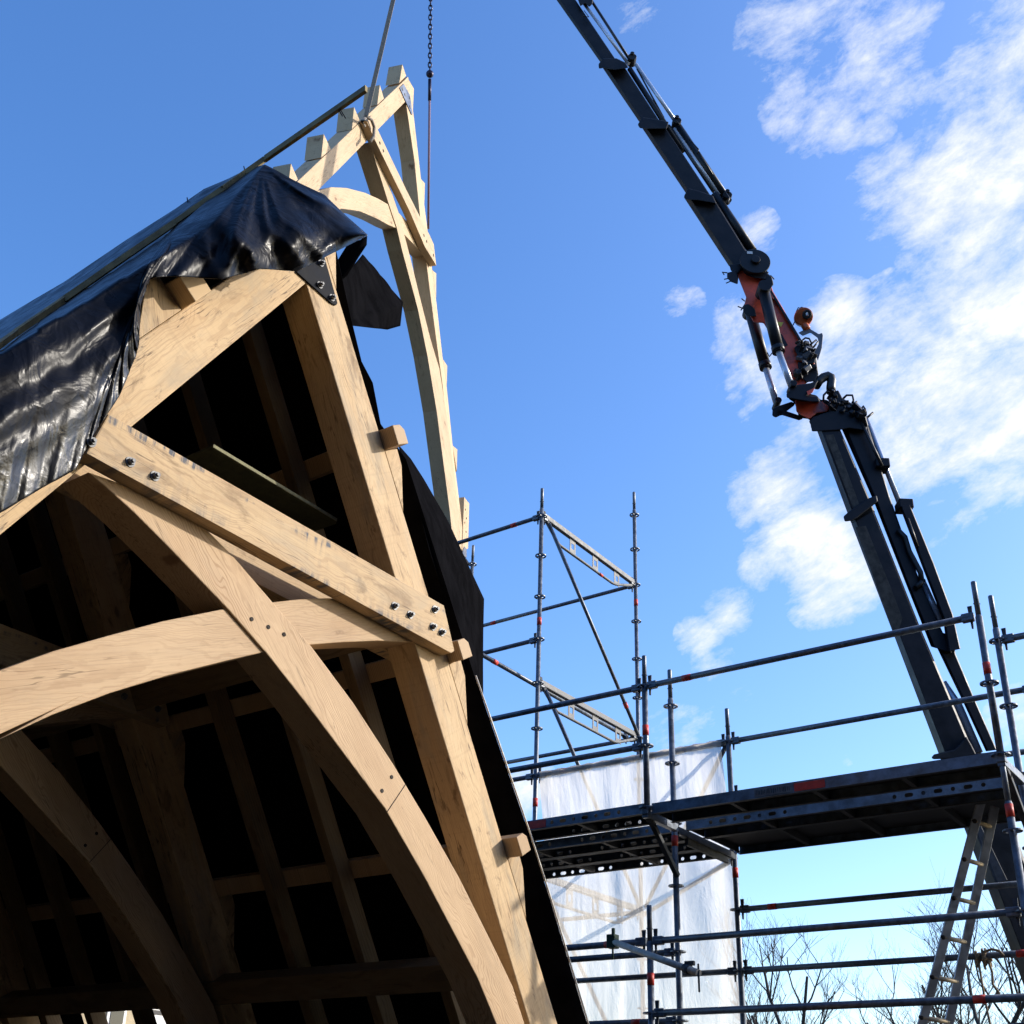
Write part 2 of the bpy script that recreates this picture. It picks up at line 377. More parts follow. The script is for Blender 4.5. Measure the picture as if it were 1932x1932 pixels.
    def grid(s, rows, uv=True, smooth=True):
        R = []
        for i, row in enumerate(rows):
            R.append([s.v(p, (i / (len(rows) - 1), j / (len(row) - 1), 0)) for j, p in enumerate(row)])
        for i in range(len(R) - 1):
            for j in range(len(R[0]) - 1): s.f([R[i][j], R[i + 1][j], R[i + 1][j + 1], R[i][j + 1]], smooth)
        return s
    def build(s, name, mat, parent=None, bevel=0., solid=0., at=None):
        me = bpy.data.meshes.new(name)
        s.bm.normal_update(); s.bm.to_mesh(me); s.bm.free()
        for mm in (mat if isinstance(mat, (list, tuple)) else [mat]): me.materials.append(mm)
        o = bpy.data.objects.new(name, me); COL.objects.link(o)
        if parent is not None:
            o.parent = parent
            o.location = -parent.location if parent.type == 'EMPTY' and parent.parent is None else (0, 0, 0)
        if solid:
            q = o.modifiers.new('thick', 'SOLIDIFY'); q.thickness = solid; q.offset = 0
        if bevel:
            q = o.modifiers.new('edges', 'BEVEL'); q.width = bevel; q.segments = 2; q.limit_method = 'ANGLE'; q.angle_limit = math.radians(38)
        return o

def tag(o, label, cat, group=None, kind=None):
    if label: o['label'] = label
    if cat: o['category'] = cat
    if group: o['group'] = group
    if kind: o['kind'] = kind
    return o
def thing(name, loc, label, cat, group=None):
    o = bpy.data.objects.new(name, None); COL.objects.link(o); o.location = Vector(loc); o.empty_display_size = .2
    return tag(o, label, cat, group)
def struct(o): o['kind'] = 'structure'; return o

# ================================================================== ground
mb = MB(); mb.grid([[Vector((x * 60. - 600, y * 60. - 600, 0)) for y in range(21)] for x in range(21)])
struct(mb.build('ground', GROUND))

# ================================================================== front oak truss
X0 = -3.9                                  # front face of the gable truss
AY, AZ = 3.322, 6.259                      # outer apex of its rafters
TH = .20                                   # timber thickness
CA, SA = math.cos(math.radians(57.4)), math.sin(math.radians(57.4))
def sn(s, n, side=1, X=X0):                # point at s metres down the rafter back from the apex, n metres off it
    return Vector((X, AY + side * (s * CA + n * SA), AZ - s * SA + n * CA))
def tr(pts, X=X0): return [on_x(x, y, X) for x, y in pts]
def q3(*p): return [(x / 2, 966 + y / 2) for x, y in p]
def mirror(p): return Vector((p.x, 2 * AY - p.y, p.z))

tru = thing('oak_truss', (X0, AY, 0), 'standing oak gable truss with bolted collar and crossing curved braces, its front face sunlit', 'roof truss', 'oak cruck trusses')
EXT = Vector((-TH, 0, 0))
RL = 6.45
RW = .245
# rafters: outer line s, inner line n=-RW
for side in (1, -1):
    a = [sn(.0, 0, side), sn(RL, 0, side)] + ([sn(RL, -RW, side)] if side > 0 else [sn(RL, -.31, side), sn(3.2, -.306, side)])
    # butt at the apex centre line
    inner_s = RW * CA / SA * 1.0
    a.append(Vector((X0, AY, AZ - RW / CA)))
    mb = MB(); mb.prism(a, EXT, axis=sn(RL, 0, side) - sn(0, 0, side), origin=sn(1, -RW / 2, side))
    mb.build('rafter', OAK, tru, .006)
# brace from the left rafter down to the right foot, and its mirror twin
A_in = tr(q3((330, -150), (400, -90), (500, 0), (640, 140), (740, 245), (860, 370), (1000, 530), (1150, 720), (1300, 920), (1450, 1120), (1600, 1380), (1700, 1570), (1800, 1760), (1870, 1932)))
A_out = tr(q3((700, -20), (790, 80), (870, 160), (1025, 340), (1170, 505), (1330, 720), (1480, 950), (1600, 1150), (1730, 1380), (1850, 1620), (1932, 1790)))
foot_in = [Vector((X0, 5.52, 1.75)), Vector((X0, 5.72, 1.25)), Vector((X0, 5.92, .7))]
foot_out = [Vector((X0, 5.62, 2.12)), Vector((X0, 5.86, 1.7)), Vector((X0, 6.2, .7))]
A_poly = A_in + foot_in + foot_out[::-1] + A_out[::-1]
B_top = tr(q3((0, 597), (200, 525), (420, 463), (620, 410), (860, 362), (1020, 340), (1130, 328), (1240, 323), (1390, 330)))
B_bot = tr(q3((0, 858), (200, 765), (420, 682), (640, 615), (860, 560), (990, 530), (1170, 500), (1300, 490), (1430, 485), (1640, 492)))
low_in = [mirror(p) + Vector((0, .03, -.06)) for p in A_in[9:]] + [mirror(p) for p in foot_in]
low_out = [mirror(p) + Vector((0, .03, -.06)) for p in A_out[8:]] + [mirror(p) for p in foot_out]
B_poly = low_out[::-1] + B_top + B_bot[::-1] + low_in
d = Vector((.006, 0, 0))
mb = MB(); mb.prism([p + d for p in A_poly], EXT, axis=Vector((0, .72, -.69)), origin=A_in[6]); br = mb.build('curved_brace', OAKB, tru, .005)
ex = Vector((-TH + .02, 0, 0)); d2 = Vector((-.008, 0, 0))
mb = MB(); mb.prism([p + d2 for p in B_poly], ex, axis=Vector((0, .92, .40)), origin=B_bot[4]); br2 = mb.build('curved_brace', OAKB, tru, .005)
# drilled peg holes and the scarf line on the brace
for (x, y) in [(950, 404), (1013, 434), (1072, 462), (1478, 1000), (1442, 1052)]:
    c = on_x(x / 2, 966 + y / 2, X0 + .0075)
    mb = MB(); mb.disc(c, (1, 0, 0), .0105, .004, 12); mb.build('peg_hole', DRILL, br)
p1 = on_x(1462 / 2, 966 + 1130 / 2, X0 + .0072); p2 = on_x(1531 / 2, 966 + 1027 / 2, X0 + .0072)
mb = MB(); mb.beam(p1, p2, (1, 0, 0), .003, .0035); mb.build('scarf_joint', DRILL, br)
# collar: proud plank on the front, twin plank on the back
CT = .085
cpoly = tr([(205, 780), (838, 1142), (858, 1228), (851, 1232), (163, 855)], X0 + CT)
mb = MB(); mb.prism(cpoly, Vector((-CT, 0, 0)), axis=(0, 1, 0)); col = mb.build('collar', OAKC, tru, .006)
back = [p + Vector((-CT - TH - .002, 0, 0)) for p in cpoly]
mb = MB(); mb.prism(back, Vector((-CT, 0, 0)), axis=(0, 1, 0)); mb.build('collar', OAKC, tru, .006)
def bolt(c, ax, parent, r=.0155):
    mb = MB(); ax = Vector(ax)
    mb.disc(Vector(c) + ax * .002, ax, r * 1.5, .004, 18); mb.tube([Vector(c) + ax * .004, Vector(c) + ax * .020], r, 6, smooth=False)
    mb.tube([Vector(c) + ax * .020, Vector(c) + ax * .030], r * .55, 10)
    return mb.build('bolt', BOLT, parent)
for (x, y) in [(245, 872), (291.5, 898.5), (171.5, 834), (744, 1143.5), (773.5, 1160), (820, 1150), (816, 1182.5), (833, 1193)]:
    bolt(on_x(x, y, X0 + CT), (1, 0, 0), col)
# apex gusset plate
pl = tr([(560, 513), (585, 478), (612, 484), (637, 572), (634, 576), (626, 572)], X0 + .012)
mb = MB(); mb.prism(pl, Vector((-.010, 0, 0))); gus = mb.build('gusset_plate', STEEL, tru, .002)
for (x, y) in [(605, 497), (603, 538), (626, 562)]: bolt(on_x(x, y, X0 + .0125), (1, 0, 0), gus, .014)
# cleats on the rafter backs
RS = [.05, 1.344, 2.595, 3.744, 4.95]
for s0 in RS:
    for side in (1, -1):
        h_ = .12 if side > 0 else .19
        pts = [sn(s0, .001, side), sn(s0, h_, side), sn(s0 + .10, h_ - .005, side), sn(s0 + .36, .001, side)]
        mb = MB(); mb.prism(pts, EXT, axis=(0, .3 * side, 1)); mb.build('cleat', OAK, tru, .004)

def copy_tree(o, parent=None, name=None):
    c = o.copy(); COL.objects.link(c)
    if name: c.name = name
    if parent is not None: c.parent = parent
    for ch in [q for q in bpy.data.objects if q.parent == o and q != c]: copy_tree(ch, c)
    return c
for k, lab in ((1, 'second oak truss standing in shade behind the gable truss'), (2, 'deepest oak truss inside the roof, barely lit')):
    c = copy_tree(tru); c.location.x = X0 - 2.4 * k; c['label'] = lab

# purlins run back from the gable over the trusses
LEN = 8.2
for side, names in ((1, ['upper purlin stub proud of the right rafter below the apex', 'purlin end beside the right tip of the bolted collar', 'lower purlin end casting a shadow on the right rafter', 'lowest purlin under the right roof slope near the eaves']),
                    (-1, ['chunky purlin end wedged on the left rafter under the tarp hem', 'left slope purlin level with the collar under the tarp', 'left slope purlin between collar and eaves under the tarp', 'lowest purlin of the left slope near the eaves'])):
    for s0, lab in zip(RS[1:], names):
        w, h_ = (.115, .10) if side > 0 else (.14, .135)
        px0 = X0 + (.10 if side > 0 or s0 < 2 else .02)
        pts = [sn(s0 - .002, .003, side, px0), sn(s0 - .002, h_, side, px0), sn(s0 - w + .03, h_, side, px0), sn(s0 - w, h_ * .7, side, px0), sn(s0 - w, .003, side, px0)]
        mb = MB(); mb.prism(pts, Vector((-LEN, 0, 0)), axis=(1, 0, 0)); o = mb.build('purlin', OAK if side < 0 else OAKB, None, .004)
        tag(o, lab, 'roof beam', 'purlins running back from the gable')
# inner side purlins that carry the common rafters (trenched under the rafter line between trusses)
for i, (s0, lab) in enumerate(((2.30, 'dim horizontal beam under the upper right slope inside the roof'), (4.30, 'dim horizontal beam under the lower right slope inside the roof'))):
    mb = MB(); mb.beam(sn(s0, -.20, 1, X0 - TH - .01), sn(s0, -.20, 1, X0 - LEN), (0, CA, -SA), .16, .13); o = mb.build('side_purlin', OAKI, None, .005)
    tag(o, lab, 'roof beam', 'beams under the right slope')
# common rafters between the trusses
RX = [-.62, -1.20, -1.78, -2.95, -3.45, -4.0, -4.55, -5.4, -6.0, -6.6, -7.2]
words = ['first', 'second', 'third', 'fourth', 'fifth', 'sixth', 'seventh', 'eighth', 'ninth', 'tenth', 'eleventh']
for side in (1, -1):
    for k, dx in enumerate(RX):
        w = .075
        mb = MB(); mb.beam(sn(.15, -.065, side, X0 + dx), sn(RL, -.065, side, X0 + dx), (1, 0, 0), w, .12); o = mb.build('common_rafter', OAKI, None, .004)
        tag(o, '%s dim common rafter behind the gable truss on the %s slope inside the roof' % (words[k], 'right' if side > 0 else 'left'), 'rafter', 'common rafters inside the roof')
# chipboard lying above the collar
zb = on_x(401, 845, X0 - .3).z
e0 = on_x(401, 845, X0 - .3); e1 = on_x(634, 988, X0 - .3); e1.z = e0.z
mb = MB(); t_ = .022
mb.prism([e0, e1, e1 + Vector((-.02, .02, 0)), e1 + Vector((-.55, .02, 0)), e0 + Vector((-.55, 0, 0))], Vector((0, 0, t_)), axis=(0, 1, 0))
o = mb.build('chipboard_panel', CHIP, None, .004); tag(o, 'dark green chipboard panel lying flat above the bolted collar inside the gable', 'board')
mb = MB(); mb.beam(e0 + Vector((.003, 0, t_ / 2)), e1 + Vector((.003, 0, t_ / 2)), (1, 0, 0), .005, t_ * .8); mb.build('panel_edge', CHIPE, o)

# ------------------------------------------------------------------ membranes
# right slope membrane: its verge profile (slack, bulging at mid height), carried back along the roof
vp_ = [(640, 500), (662, 600), (682, 682), (703, 722), (718, 800), (766, 866), (788, 935), (818, 1030), (848, 1125), (876, 1215), (895, 1275), (935, 1390), (966, 1480), (997, 1570), (1040, 1705), (1108, 1932)]
prof = [sn(.0, .16, 1, X0 - .03) + Vector((0, -.02, .05))] + [on_x(x, y, X0 - .03) for x, y in vp_]
for s_ in (5.2, 5.8, 6.5): prof.append(sn(s_, .27, 1, X0 - .03))
rows = []
XS = [0, .5, 1, 1.5, 2, 2.5, 3.0, 3.37, 3.9, 4.52, 5, 5.5, 6, 6.5, 7, 7.5, 8.1]
for i, dx in enumerate(XS):
    x = X0 - .03 - dx; row = []
    for j, p in enumerate(prof):
        # settle from the slack verge onto the rafters further back
        s_ = (p - sn(0, 0)).dot(Vector((0, CA, -SA))); n_ = (p - sn(0, 0)).dot(Vector((0, SA, CA)))
        k = min(1, i / 3.)
        if j == 16: s_ = lerp(s_, 4.48, k)
        nn = n_ * (1 - k) + (.19 + .02 * math.sin(s_ * 5 + i)) * k
        row.append(Vector((x, AY + s_ * CA + nn * SA, AZ - s_ * SA + nn * CA)))
    rows.append(row)
mb = MB()
R_ = [[mb.v(p) for p in r] for r in rows]
for i in range(len(R_) - 1):
    for j in range(len(prof) - 1):
        if i in (7, 8) and j == 16: continue          # torn gap low down, daylight beyond
        mb.f([R_[i][j], R_[i + 1][j], R_[i + 1][j + 1], R_[i][j + 1]], True)
o = mb.build('roof_membrane', MEMB, None, 0, .004); tag(o, 'black roof membrane under the right slope, its edge running down beside the rafter', 'membrane')
edge = [p + Vector((.006, .004, .002)) for p in prof[11:-2]]
mb = MB(); mb.tube(edge, .0055, 6); mb.build('membrane_edge', HEM, o)
def refine(rows, n, amp, sd):
    out = []
    for i in range((len(rows) - 1) * n + 1):
        a = min(i // n, len(rows) - 2); fi = i / n - a; row = []
        for j in range((len(rows[0]) - 1) * n + 1):
            b = min(j // n, len(rows[0]) - 2); fj = j / n - b
            p = rows[a][b].lerp(rows[a + 1][b], fi).lerp(rows[a][b + 1].lerp(rows[a + 1][b + 1], fi), fj)
            nz = (1 - min(1, abs(mnoise.noise(p * 3.1 + Vector((sd, 0, 0)))) * 3)) + .5 * mnoise.noise(p * 9 + Vector((0, sd, 0)))
            u_, w_ = i / ((len(rows) - 1) * n), j / ((len(rows[0]) - 1) * n)
            k_ = min(1, 16 * u_ * (1 - u_) * w_ * (1 - w_) * 1.6)          # hems stay taut
            row.append(p + Vector((amp * nz * k_, -amp * .5 * nz * k_, 0)))
        out.append(row)
    return out
# loose flap bulging out beyond the verge at mid height
fl = [[(752, 840), (775, 866), (800, 905)], [(770, 900), (808, 935), (846, 985)], [(790, 960), (838, 1005), (884, 1068)], [(810, 1040), (862, 1080), (913, 1130)], [(840, 1130), (876, 1165), (911.5, 1190)], [(862, 1200), (888, 1230), (911, 1258)], [(878, 1262), (897, 1290), (911.5, 1322)]]
rows = [[on_x(x, y, X0 - .06 - .55 * j - .03 * math.sin(i * 1.7 + j * 1.3)) for j, (x, y) in enumerate(r)] for i, r in enumerate(fl)]
mb = MB(); mb.grid(refine(rows, 6, .03, 3.)); o = mb.build('membrane_flap', MEMB, None, 0, .004)
tag(o, 'loose black flap of membrane hanging outside the right rafter near the collar tip', 'tarpaulin')
# left slope membrane lies under the tarp
rows = []
for i in range(9):
    x = X0 - .03 - (LEN - .13) * i / 8
    rows.append([Vector((x, AY - .02, AZ + .16))] + [sn(s_, .215, -1, x) for s_ in (.1, 1, 2, 3, 4, 5, 6.5)])
mb = MB(); mb.grid(rows); o = mb.build('roof_membrane', MEMB, None, 0, .004); tag(o, 'black roof membrane covering the left slope beneath the tarp', 'membrane')
# back gable and side screens, low walls
xb = X0 - LEN + .05
mb = MB(); mb.prism([Vector((xb, AY, AZ + .1)), sn(RL, .1, 1, xb), sn(RL, .1, -1, xb)], Vector((-.01, 0, 0)))
o = mb.build('gable_screen', MEMB); tag(o, 'black screen closing the far gable of the timber roof', 'membrane')
for side in (1, -1):
    p = sn(RL, -.05, side)
    mb = MB(); mb.box((X0 - LEN / 2, p.y + side * .1, .4), LEN, .45, .8)
    o = mb.build('dwarf_wall', DWARF, None, .01); tag(o, 'low dark stone wall carrying the %s eaves of the timber roof' % ('right' if side > 0 else 'left'), 'wall')

# ------------------------------------------------------------------ tarpaulin
U = [(-60, 640), (60, 568), (120, 533), (240, 452), (330, 395), (385, 357), (430, 338), (450, 328), (465, 322), (480, 316), (500, 311), (520, 321), (555, 341), (612, 368), (650, 405), (693, 443)]
Lw = [(-60, 1012), (0, 968), (70, 926), (142, 886), (176, 822), (226, 745), (256, 672), (262, 650), (265, 575), (283, 524), (330, 521), (420, 527), (490, 507), (560, 512), (628, 477), (693, 444)]
BY = 3.10
def bnd(P, f):
    k = min(int(f), len(P) - 2); t = f - k
    return (lerp(P[k][0], P[k + 1][0], t), lerp(P[k][1], P[k + 1][1], t))
dU = []
for i, (x, y) in enumerate(U):
    d_ = (on_y(x, y, BY) - CAM).dot(CF)
    if i >= 10: d_ = (on_x(x, y, X0 + lerp(-.02, .30, (i - 10) / 5)) - CAM).dot(CF)
    dU.append(d_)
dL = [(on_x(x, y, X0 + (.05 + .006 * math.sin(i * 2.1) if i < 5 else .14 + .02 * math.sin(i * 2.1)) + (.06 if i > 10 else 0) + (.10 if i > 13 else 0)) - CAM).dot(CF) for i, (x, y) in enumerate(Lw)]
def ip(A, f):
    k = min(int(f), len(A) - 2); return lerp(A[k], A[k + 1], f - k)
CT_ = {3: (186, 660), 4: (232, 625), 5: (215, 590), 6: (215, 555), 7: (215, 530), 8: (235, 490), 9: (300, 445), 10: (395, 425)}
MID = [CT_.get(i, ((U[i][0] + Lw[i][0]) / 2, (U[i][1] + Lw[i][1]) / 2)) for i in range(len(U))]
def bez(f, t):
    a, c, b = bnd(U, f), bnd(MID, f), bnd(Lw, f)
    return tuple((1 - t) ** 2 * a[k] + 2 * t * (1 - t) * c[k] + t * t * b[k] for k in (0, 1))
random.seed(3)
TP = []; rows = []; NS, NT = 150, 70
for i in range(NS + 1):
    f = (len(U) - 1) * i / NS; row = []
    ux, uy = bnd(U, f); lx, ly = bnd(Lw, f); du = ip(dU, f); dl = ip(dL, f)
    hood = max(0, min(1, (f - 8.5) / 2.)); hood = hood * hood * (3 - 2 * hood)
    XV = X0 + lerp(.075, .165, max(0, min(1, (f - 4) / 2.5))); tv = .95                      # where the sheet turns over the verge
    for q in range(100):
        p = on_x(*bez(f, q / 100), XV); r_ = p - sn(0, 0, -1, XV)
        if r_.dot(Vector((0, -SA, CA))) < .25: tv = max(q / 100, .12); break
    dv = (on_x(*bez(f, tv), XV) - CAM).dot(CF)
    for j in range(NT + 1):
        t = j / NT
        x, y = bez(f, t)
        d_h = lerp(du, dl, t)
        if t >= tv: d_v = (on_x(x, y, XV) - CAM).dot(CF)
        else: d_v = lerp(du, dv, (t / tv) ** 1.1)
        d_ = lerp(d_v, d_h, hood)
        # long folds fanning out from the gathered ridge
        amp = math.sin(math.pi * min(1, t * 1.02)) * .9 + .1
        fo = 0
        for (t0, w, a, sl) in ((.14, .08, .035, .004), (.34, .10, .055, .012), (.58, .09, .04, .016), (.79, .06, .02, .02)):
            c = t0 + sl * (f - 5)
            e = (t - c) / w
            fo += a * (math.exp(-e * e) - .35 * math.exp(-((e - 1.9) / 1.2) ** 2))
        fo *= (1 - hood) * min(1, max(.25, (9 - f) / 5))
        # hood creases
        for (cx, cy, ang, w, a) in ((430, 420, 58, 22, .05), (520, 420, 95, 26, -.045), (470, 470, 40, 16, .035), (580, 430, 125, 24, .04), (640, 440, 150, 16, -.03), (395, 480, 70, 12, .03), (500, 480, 110, 14, .022)):
            ca, sa = math.cos(math.radians(ang)), math.sin(math.radians(ang))
            q = ((x - cx) * sa - (y - cy) * -ca * -1) if 0 else ((x - cx) * sa - (y - cy) * ca)
            l_ = ((x - cx) * ca + (y - cy) * sa)
            fo += a * math.exp(-(q / w) ** 2) * math.exp(-(l_ / 110) ** 2) * max(hood, .2)
        # sharp gathered folds radiating from the ridge knot
        px_, py_ = x - 495, y - 312; rr_ = math.hypot(px_, py_); an_ = math.atan2(py_, -px_)
        for (fa, fr, am, sd) in ((3.0, .004, .07, 1.3), (6.5, .006, .026, 7.7), (15., .010, .005, 3.1)):
            nz = mnoise.noise(Vector((an_ * fa + sd, rr_ * fr, sd)))
            fo += am * (1 - min(1, abs(nz) * 3.2)) * min(1, rr_ / 90) * (.42 if hood < .5 else (1.1 if fa < 4 else .35))
        # hem ripples
        fo += .012 * math.sin(f * 9.0 + t * 5) * t ** 3 + .006 * math.sin(f * 23 + t * 9) * t ** 2
        bulge = -.10 * math.sin(math.pi * t) * (1 - hood) - .16 * math.sin(math.pi * t) * hood
        edge_f = min(1, t / .06, 1)
        d_ = d_ + bulge * 1.0 - fo * edge_f * (.9)
        row.append(at_depth(x, y, d_)); TP.append((x, y, d_))
    rows.append(row)
mb = MB(); mb.grid(rows)
tarp = mb.build('tarpaulin', TARP, None, 0, .004); tarp.modifiers.move(0, 0)
tag(tarp, 'large shiny black tarpaulin draped over the left roof slope and hooding the gable apex', 'tarpaulin')
mb = MB(); mb.grid([[on_x(x, y, X0 - .23) for x, y in r] for r in ([(262, 500), (262, 600)], [(340, 490), (340, 590)], [(440, 490), (440, 545)])]); mb.build('hood_lining', MEMB, tarp, 0, .004)
# silver hem where the edge turns up above the rafter
hp = [at_depth(x, y, (on_x(x, y, X0 + .20) - CAM).dot(CF)) for x, y in [(470, 508), (490, 506), (512, 506.5), (530, 508), (548, 511)]]
mb = MB(); mb.tube(hp, [.002, .006, .0045, .006, .002], 6); mb.build('hem', HEM, tarp)
# shaded inner side of the hood and the flap hanging behind the apex
fl = [[(693, 443), (680, 452), (655, 462)], [(692, 462), (672, 476), (640, 486)], [(676, 486), (655, 505), (625, 510)], [(655, 520), (636, 535), (610, 540)]]
mb = MB(); mb.grid([[on_x(x, y, X0 - .02 + .10 * (3 - i) / 3 - .05 * j) for j, (x, y) in enumerate(r)] for i, r in enumerate(fl)])
mb.build('hood_lining', MEMB, tarp, 0, .004)
fl = [[(640, 520), (668, 500), (684, 480), (688, 484)], [(640, 560), (676, 545), (708, 518), (712, 514)], [(642, 590), (684, 582), (730, 550), (736, 543)], [(650, 606), (690, 600), (742, 582), (760, 570)], [(654, 613), (706, 619), (730, 622), (755, 615)]]
mb = MB(); mb.grid(refine([[on_x(x, y, X0 - .16 - .34 * j + .04 * math.sin(i * 1.6 + j * 1.2)) for j, (x, y) in enumerate(r)] for i, r in enumerate(fl)], 6, .03, 8.))
o = mb.build('tarp_flap', MEMB, None, 0, .004); tag(o, 'black tarp corner flapping out to the right behind the apex plate', 'tarpaulin')
# ridge batten on top of the tarp
def on_tarp(x, y):
    c = sorted(TP, key=lambda q: (q[0] - x) ** 2 + (q[1] - y) ** 2)[:6]
    return at_depth(x, y, min(q[2] for q in c) - .07)
b0 = on_y(690, 168, BY - .02); b1 = on_tarp(-55, 690)
mid = [on_y(500, 300, BY - .02), on_tarp(462, 327), on_tarp(420, 357), on_tarp(330, 420), on_tarp(240, 482), on_tarp(120, 566), on_tarp(30, 628)]
pts = [b0] + mid + [b1]
mb = MB()
for a, b in zip(pts[:-1], pts[1:]): wn = .045 if a == b0 else .034; mb.beam(a + (a - b).normalized() * .004, b, (0, 0, 1), wn, wn * .45)
o = mb.build('ridge_batten', BATTEN, None, .002); tag(o, 'long thin yellowish batten lying along the tarp and poking up past the apex', 'batten')
for (x, y, dx, dy) in ((356, 389, -3, -16), (463, 322, -3, -8)):
    a = on_y(x, y + 4, BY - .04); b = on_y(x + dx, y + dy, BY - .04)
    mb = MB(); mb.tube([a, b], .0035, 6); mb.build('nail', STEEL, o)
for (x, y) in ((640, 203), (634, 199)):
    a = on_y(x, y, BY - .02); b = on_y(x + 12, y + 20, BY - .02)
    mb = MB(); mb.tube([a, b], .003, 5); mb.build('nail', STEEL, o)

# ================================================================== lifted truss
HYAW = math.radians(20.5)
HN = Vector((math.cos(HYAW), math.sin(HYAW), 0)); HT = Vector((-math.sin(HYAW), math.cos(HYAW), 0))
HO = Vector((-8.09, 8.17, 14.42))
HEXT = HN * -TH
def hp_(pts, w=0.): return [on_plane(x, y, HO + HN * w, HN) for x, y in pts]
def r1(*p): return [(436 + .24305 * x, .24305 * y) for x, y in p]
def r2(*p): return [(570.2 + .19098 * x, 301.9 + .19098 * y) for x, y in p]
hang = thing('oak_truss', HO - Vector((0, 0, 5)), 'pale new oak truss hanging in the sky from the crane slings', 'roof truss', 'oak cruck trusses')
def hpart(name, pts, w=0., ext=None, mat=OAKH, axis=None, bev=.006):
    mb = MB(); mb.prism(hp_(pts, w) if not isinstance(pts[0], Vector) else pts, ext or HEXT, axis=axis); return mb.build(name, mat, hang, bev)
# left rafter, carried on down to full length in its own plane
a = hp_(r1((515, 1410), (1375, 595))); b = hp_(r1((680, 1475), (1350, 790)))
ud = (a[0] - a[1]).normalized(); Lr = 6.4
wd_ = b[0] - a[0]; wd_ -= ud * wd_.dot(ud)
tip = a[1]; low = tip + ud * Lr
bi = hp_(r1((1352, 792)))[0]
mb = MB(); mb.prism([tip, low, low + wd_, bi, hp_(r1((1392, 700)))[0]], HEXT, axis=ud); mb.build('rafter', OAKH, hang, .006)
hpart('rafter', r1((1368, 690), (1385, 640), (1415, 870)) + [(794.5, 337.8), (806.6, 432.6), (815.6, 510), (822.3, 559.7), (834.7, 670.5), (842, 720), (857, 868), (866, 940), (874, 1010), (878, 1040), (868, 1040), (861, 985), (855, 900), (847, 830), (835, 725), (824, 645.7), (812.7, 559.7), (804, 490), (792.7, 408.8), (782, 302), (766.5, 197)], -.001)
hA = [(697.5, 268), (734.4, 386.9), (748.8, 429.9), (758.3, 470), (772.6, 523.4), (788.9, 584.5), (806.5, 670.5), (824, 775), (839, 890), (849, 966), (856, 1035), (870, 1035), (865, 966), (857, 895), (845, 795), (829, 695), (812.7, 641), (799.4, 588.4), (788.9, 546.4), (773.6, 483.3), (763, 442.3), (751.6, 399.3), (743, 374.5), (728.7, 332), (704, 278)]
hpart('curved_brace', hA, .007)
hBt = [(540, 430), (572, 375), (602.5, 358.5), (625.6, 352.9), (654.7, 354.4), (688.8, 363.4), (715.5, 375.5), (736.2, 387.7), (751, 400), (774.5, 424), (790, 450), (803, 472)]
hBb = [(804, 482), (799.4, 481.4), (780.3, 460.4), (763, 442.3), (747, 430.2), (732.5, 424), (708.2, 410.8), (679, 398.6), (645, 393.7), (615, 404), (590, 438)]
hpart('curved_brace', hBt + hBb, -.006, HN * -(TH - .03))
hcol = [(691.5, 227.3), (701, 217.8), (710.6, 239.4), (739.8, 301.4), (769, 362.2), (793.6, 410.8), (810.8, 443.2), (818.5, 460.4), (821.3, 485.2), (823.3, 501.5), (818.8, 493.5), (802, 466), (772.6, 397.4), (739.8, 330.5), (703.3, 255.2)]
hc = hpart('collar', hcol, .10, HN * -.098)
for pts in (r1((1330, 499), (1360, 590), (1306, 645)), r1((1155, 658), (1187, 765), (1135, 815)), r1((955, 830), (1002, 940), (938, 1005)), r1((720, 1040), (776, 1160), (700, 1225)), r1((465, 1268), (520, 1395), (442, 1470))):
    hpart('cleat', pts, .0, None, OAKH, None, .004)
for pts in (r1((1378, 615), (1420, 690), (1412, 865), (1395, 780)), [(794, 337), (802, 346), (800.5, 390), (797, 360)], [(815.6, 509), (823.3, 516), (823, 563), (819, 535)], [(836, 678), (844, 690), (843, 728), (839, 700)], [(853.5, 840), (863, 848), (862, 890), (857, 860)]):
    hpart('cleat', pts, -.003, None, OAKH, None, .004)
post = hpart('foot_post', [(876, 937.5), (885.6, 949.7), (883.4, 1034.8), (872, 1043)], .01)
for (x, y) in [(878, 961.5), (880, 978), (877, 986), (879.5, 1003.5)]:
    mb = MB(); mb.disc(hp_([(x, y)], .0115)[0], HN, .016, .004, 10); mb.build('peg_hole', DRILL, post)
sh = hpart('steel_shoe', [(871, 1047), (876.5, 1031), (880.5, 1036), (880.5, 1052)], .02, HN * -.012, GREYM, None, .002)
hpart('shoe_base', [(871, 1050), (876, 1048), (888, 1066), (878, 1066)], .02, HN * -.15, STEEL, None, .002)
pl = hpart('gusset_plate', r1((1310, 682), (1340, 650), (1390, 738), (1410, 880), (1404, 892)), .012, HN * -.010, simple('blue_grey_plate', (.10, .13, .19), .4, .3), None, .002)
for (x, y) in [(1330, 690), (1350, 735), (1387, 760), (1390, 830)]: 
    mb = MB(); mb.disc(hp_(r1((x, y)), .0125)[0], HN, .022, .012, 8); mb.build('bolt', BOLT, pl)
for (x, y) in [(1155, 1110), (1182, 1170)]:
    mb = MB(); mb.disc(hp_(r1((x, y)), .1015)[0], HN, .020, .004, 10); mb.build('peg_hole', DRILL, hc)
for (x, y) in [(1203, 745), (1230, 805), (1297, 940)]:
    mb = MB(); mb.disc(hp_(r2((x, y)), .1015)[0], HN, .020, .004, 10); mb.build('peg_hole', DRILL, hc)

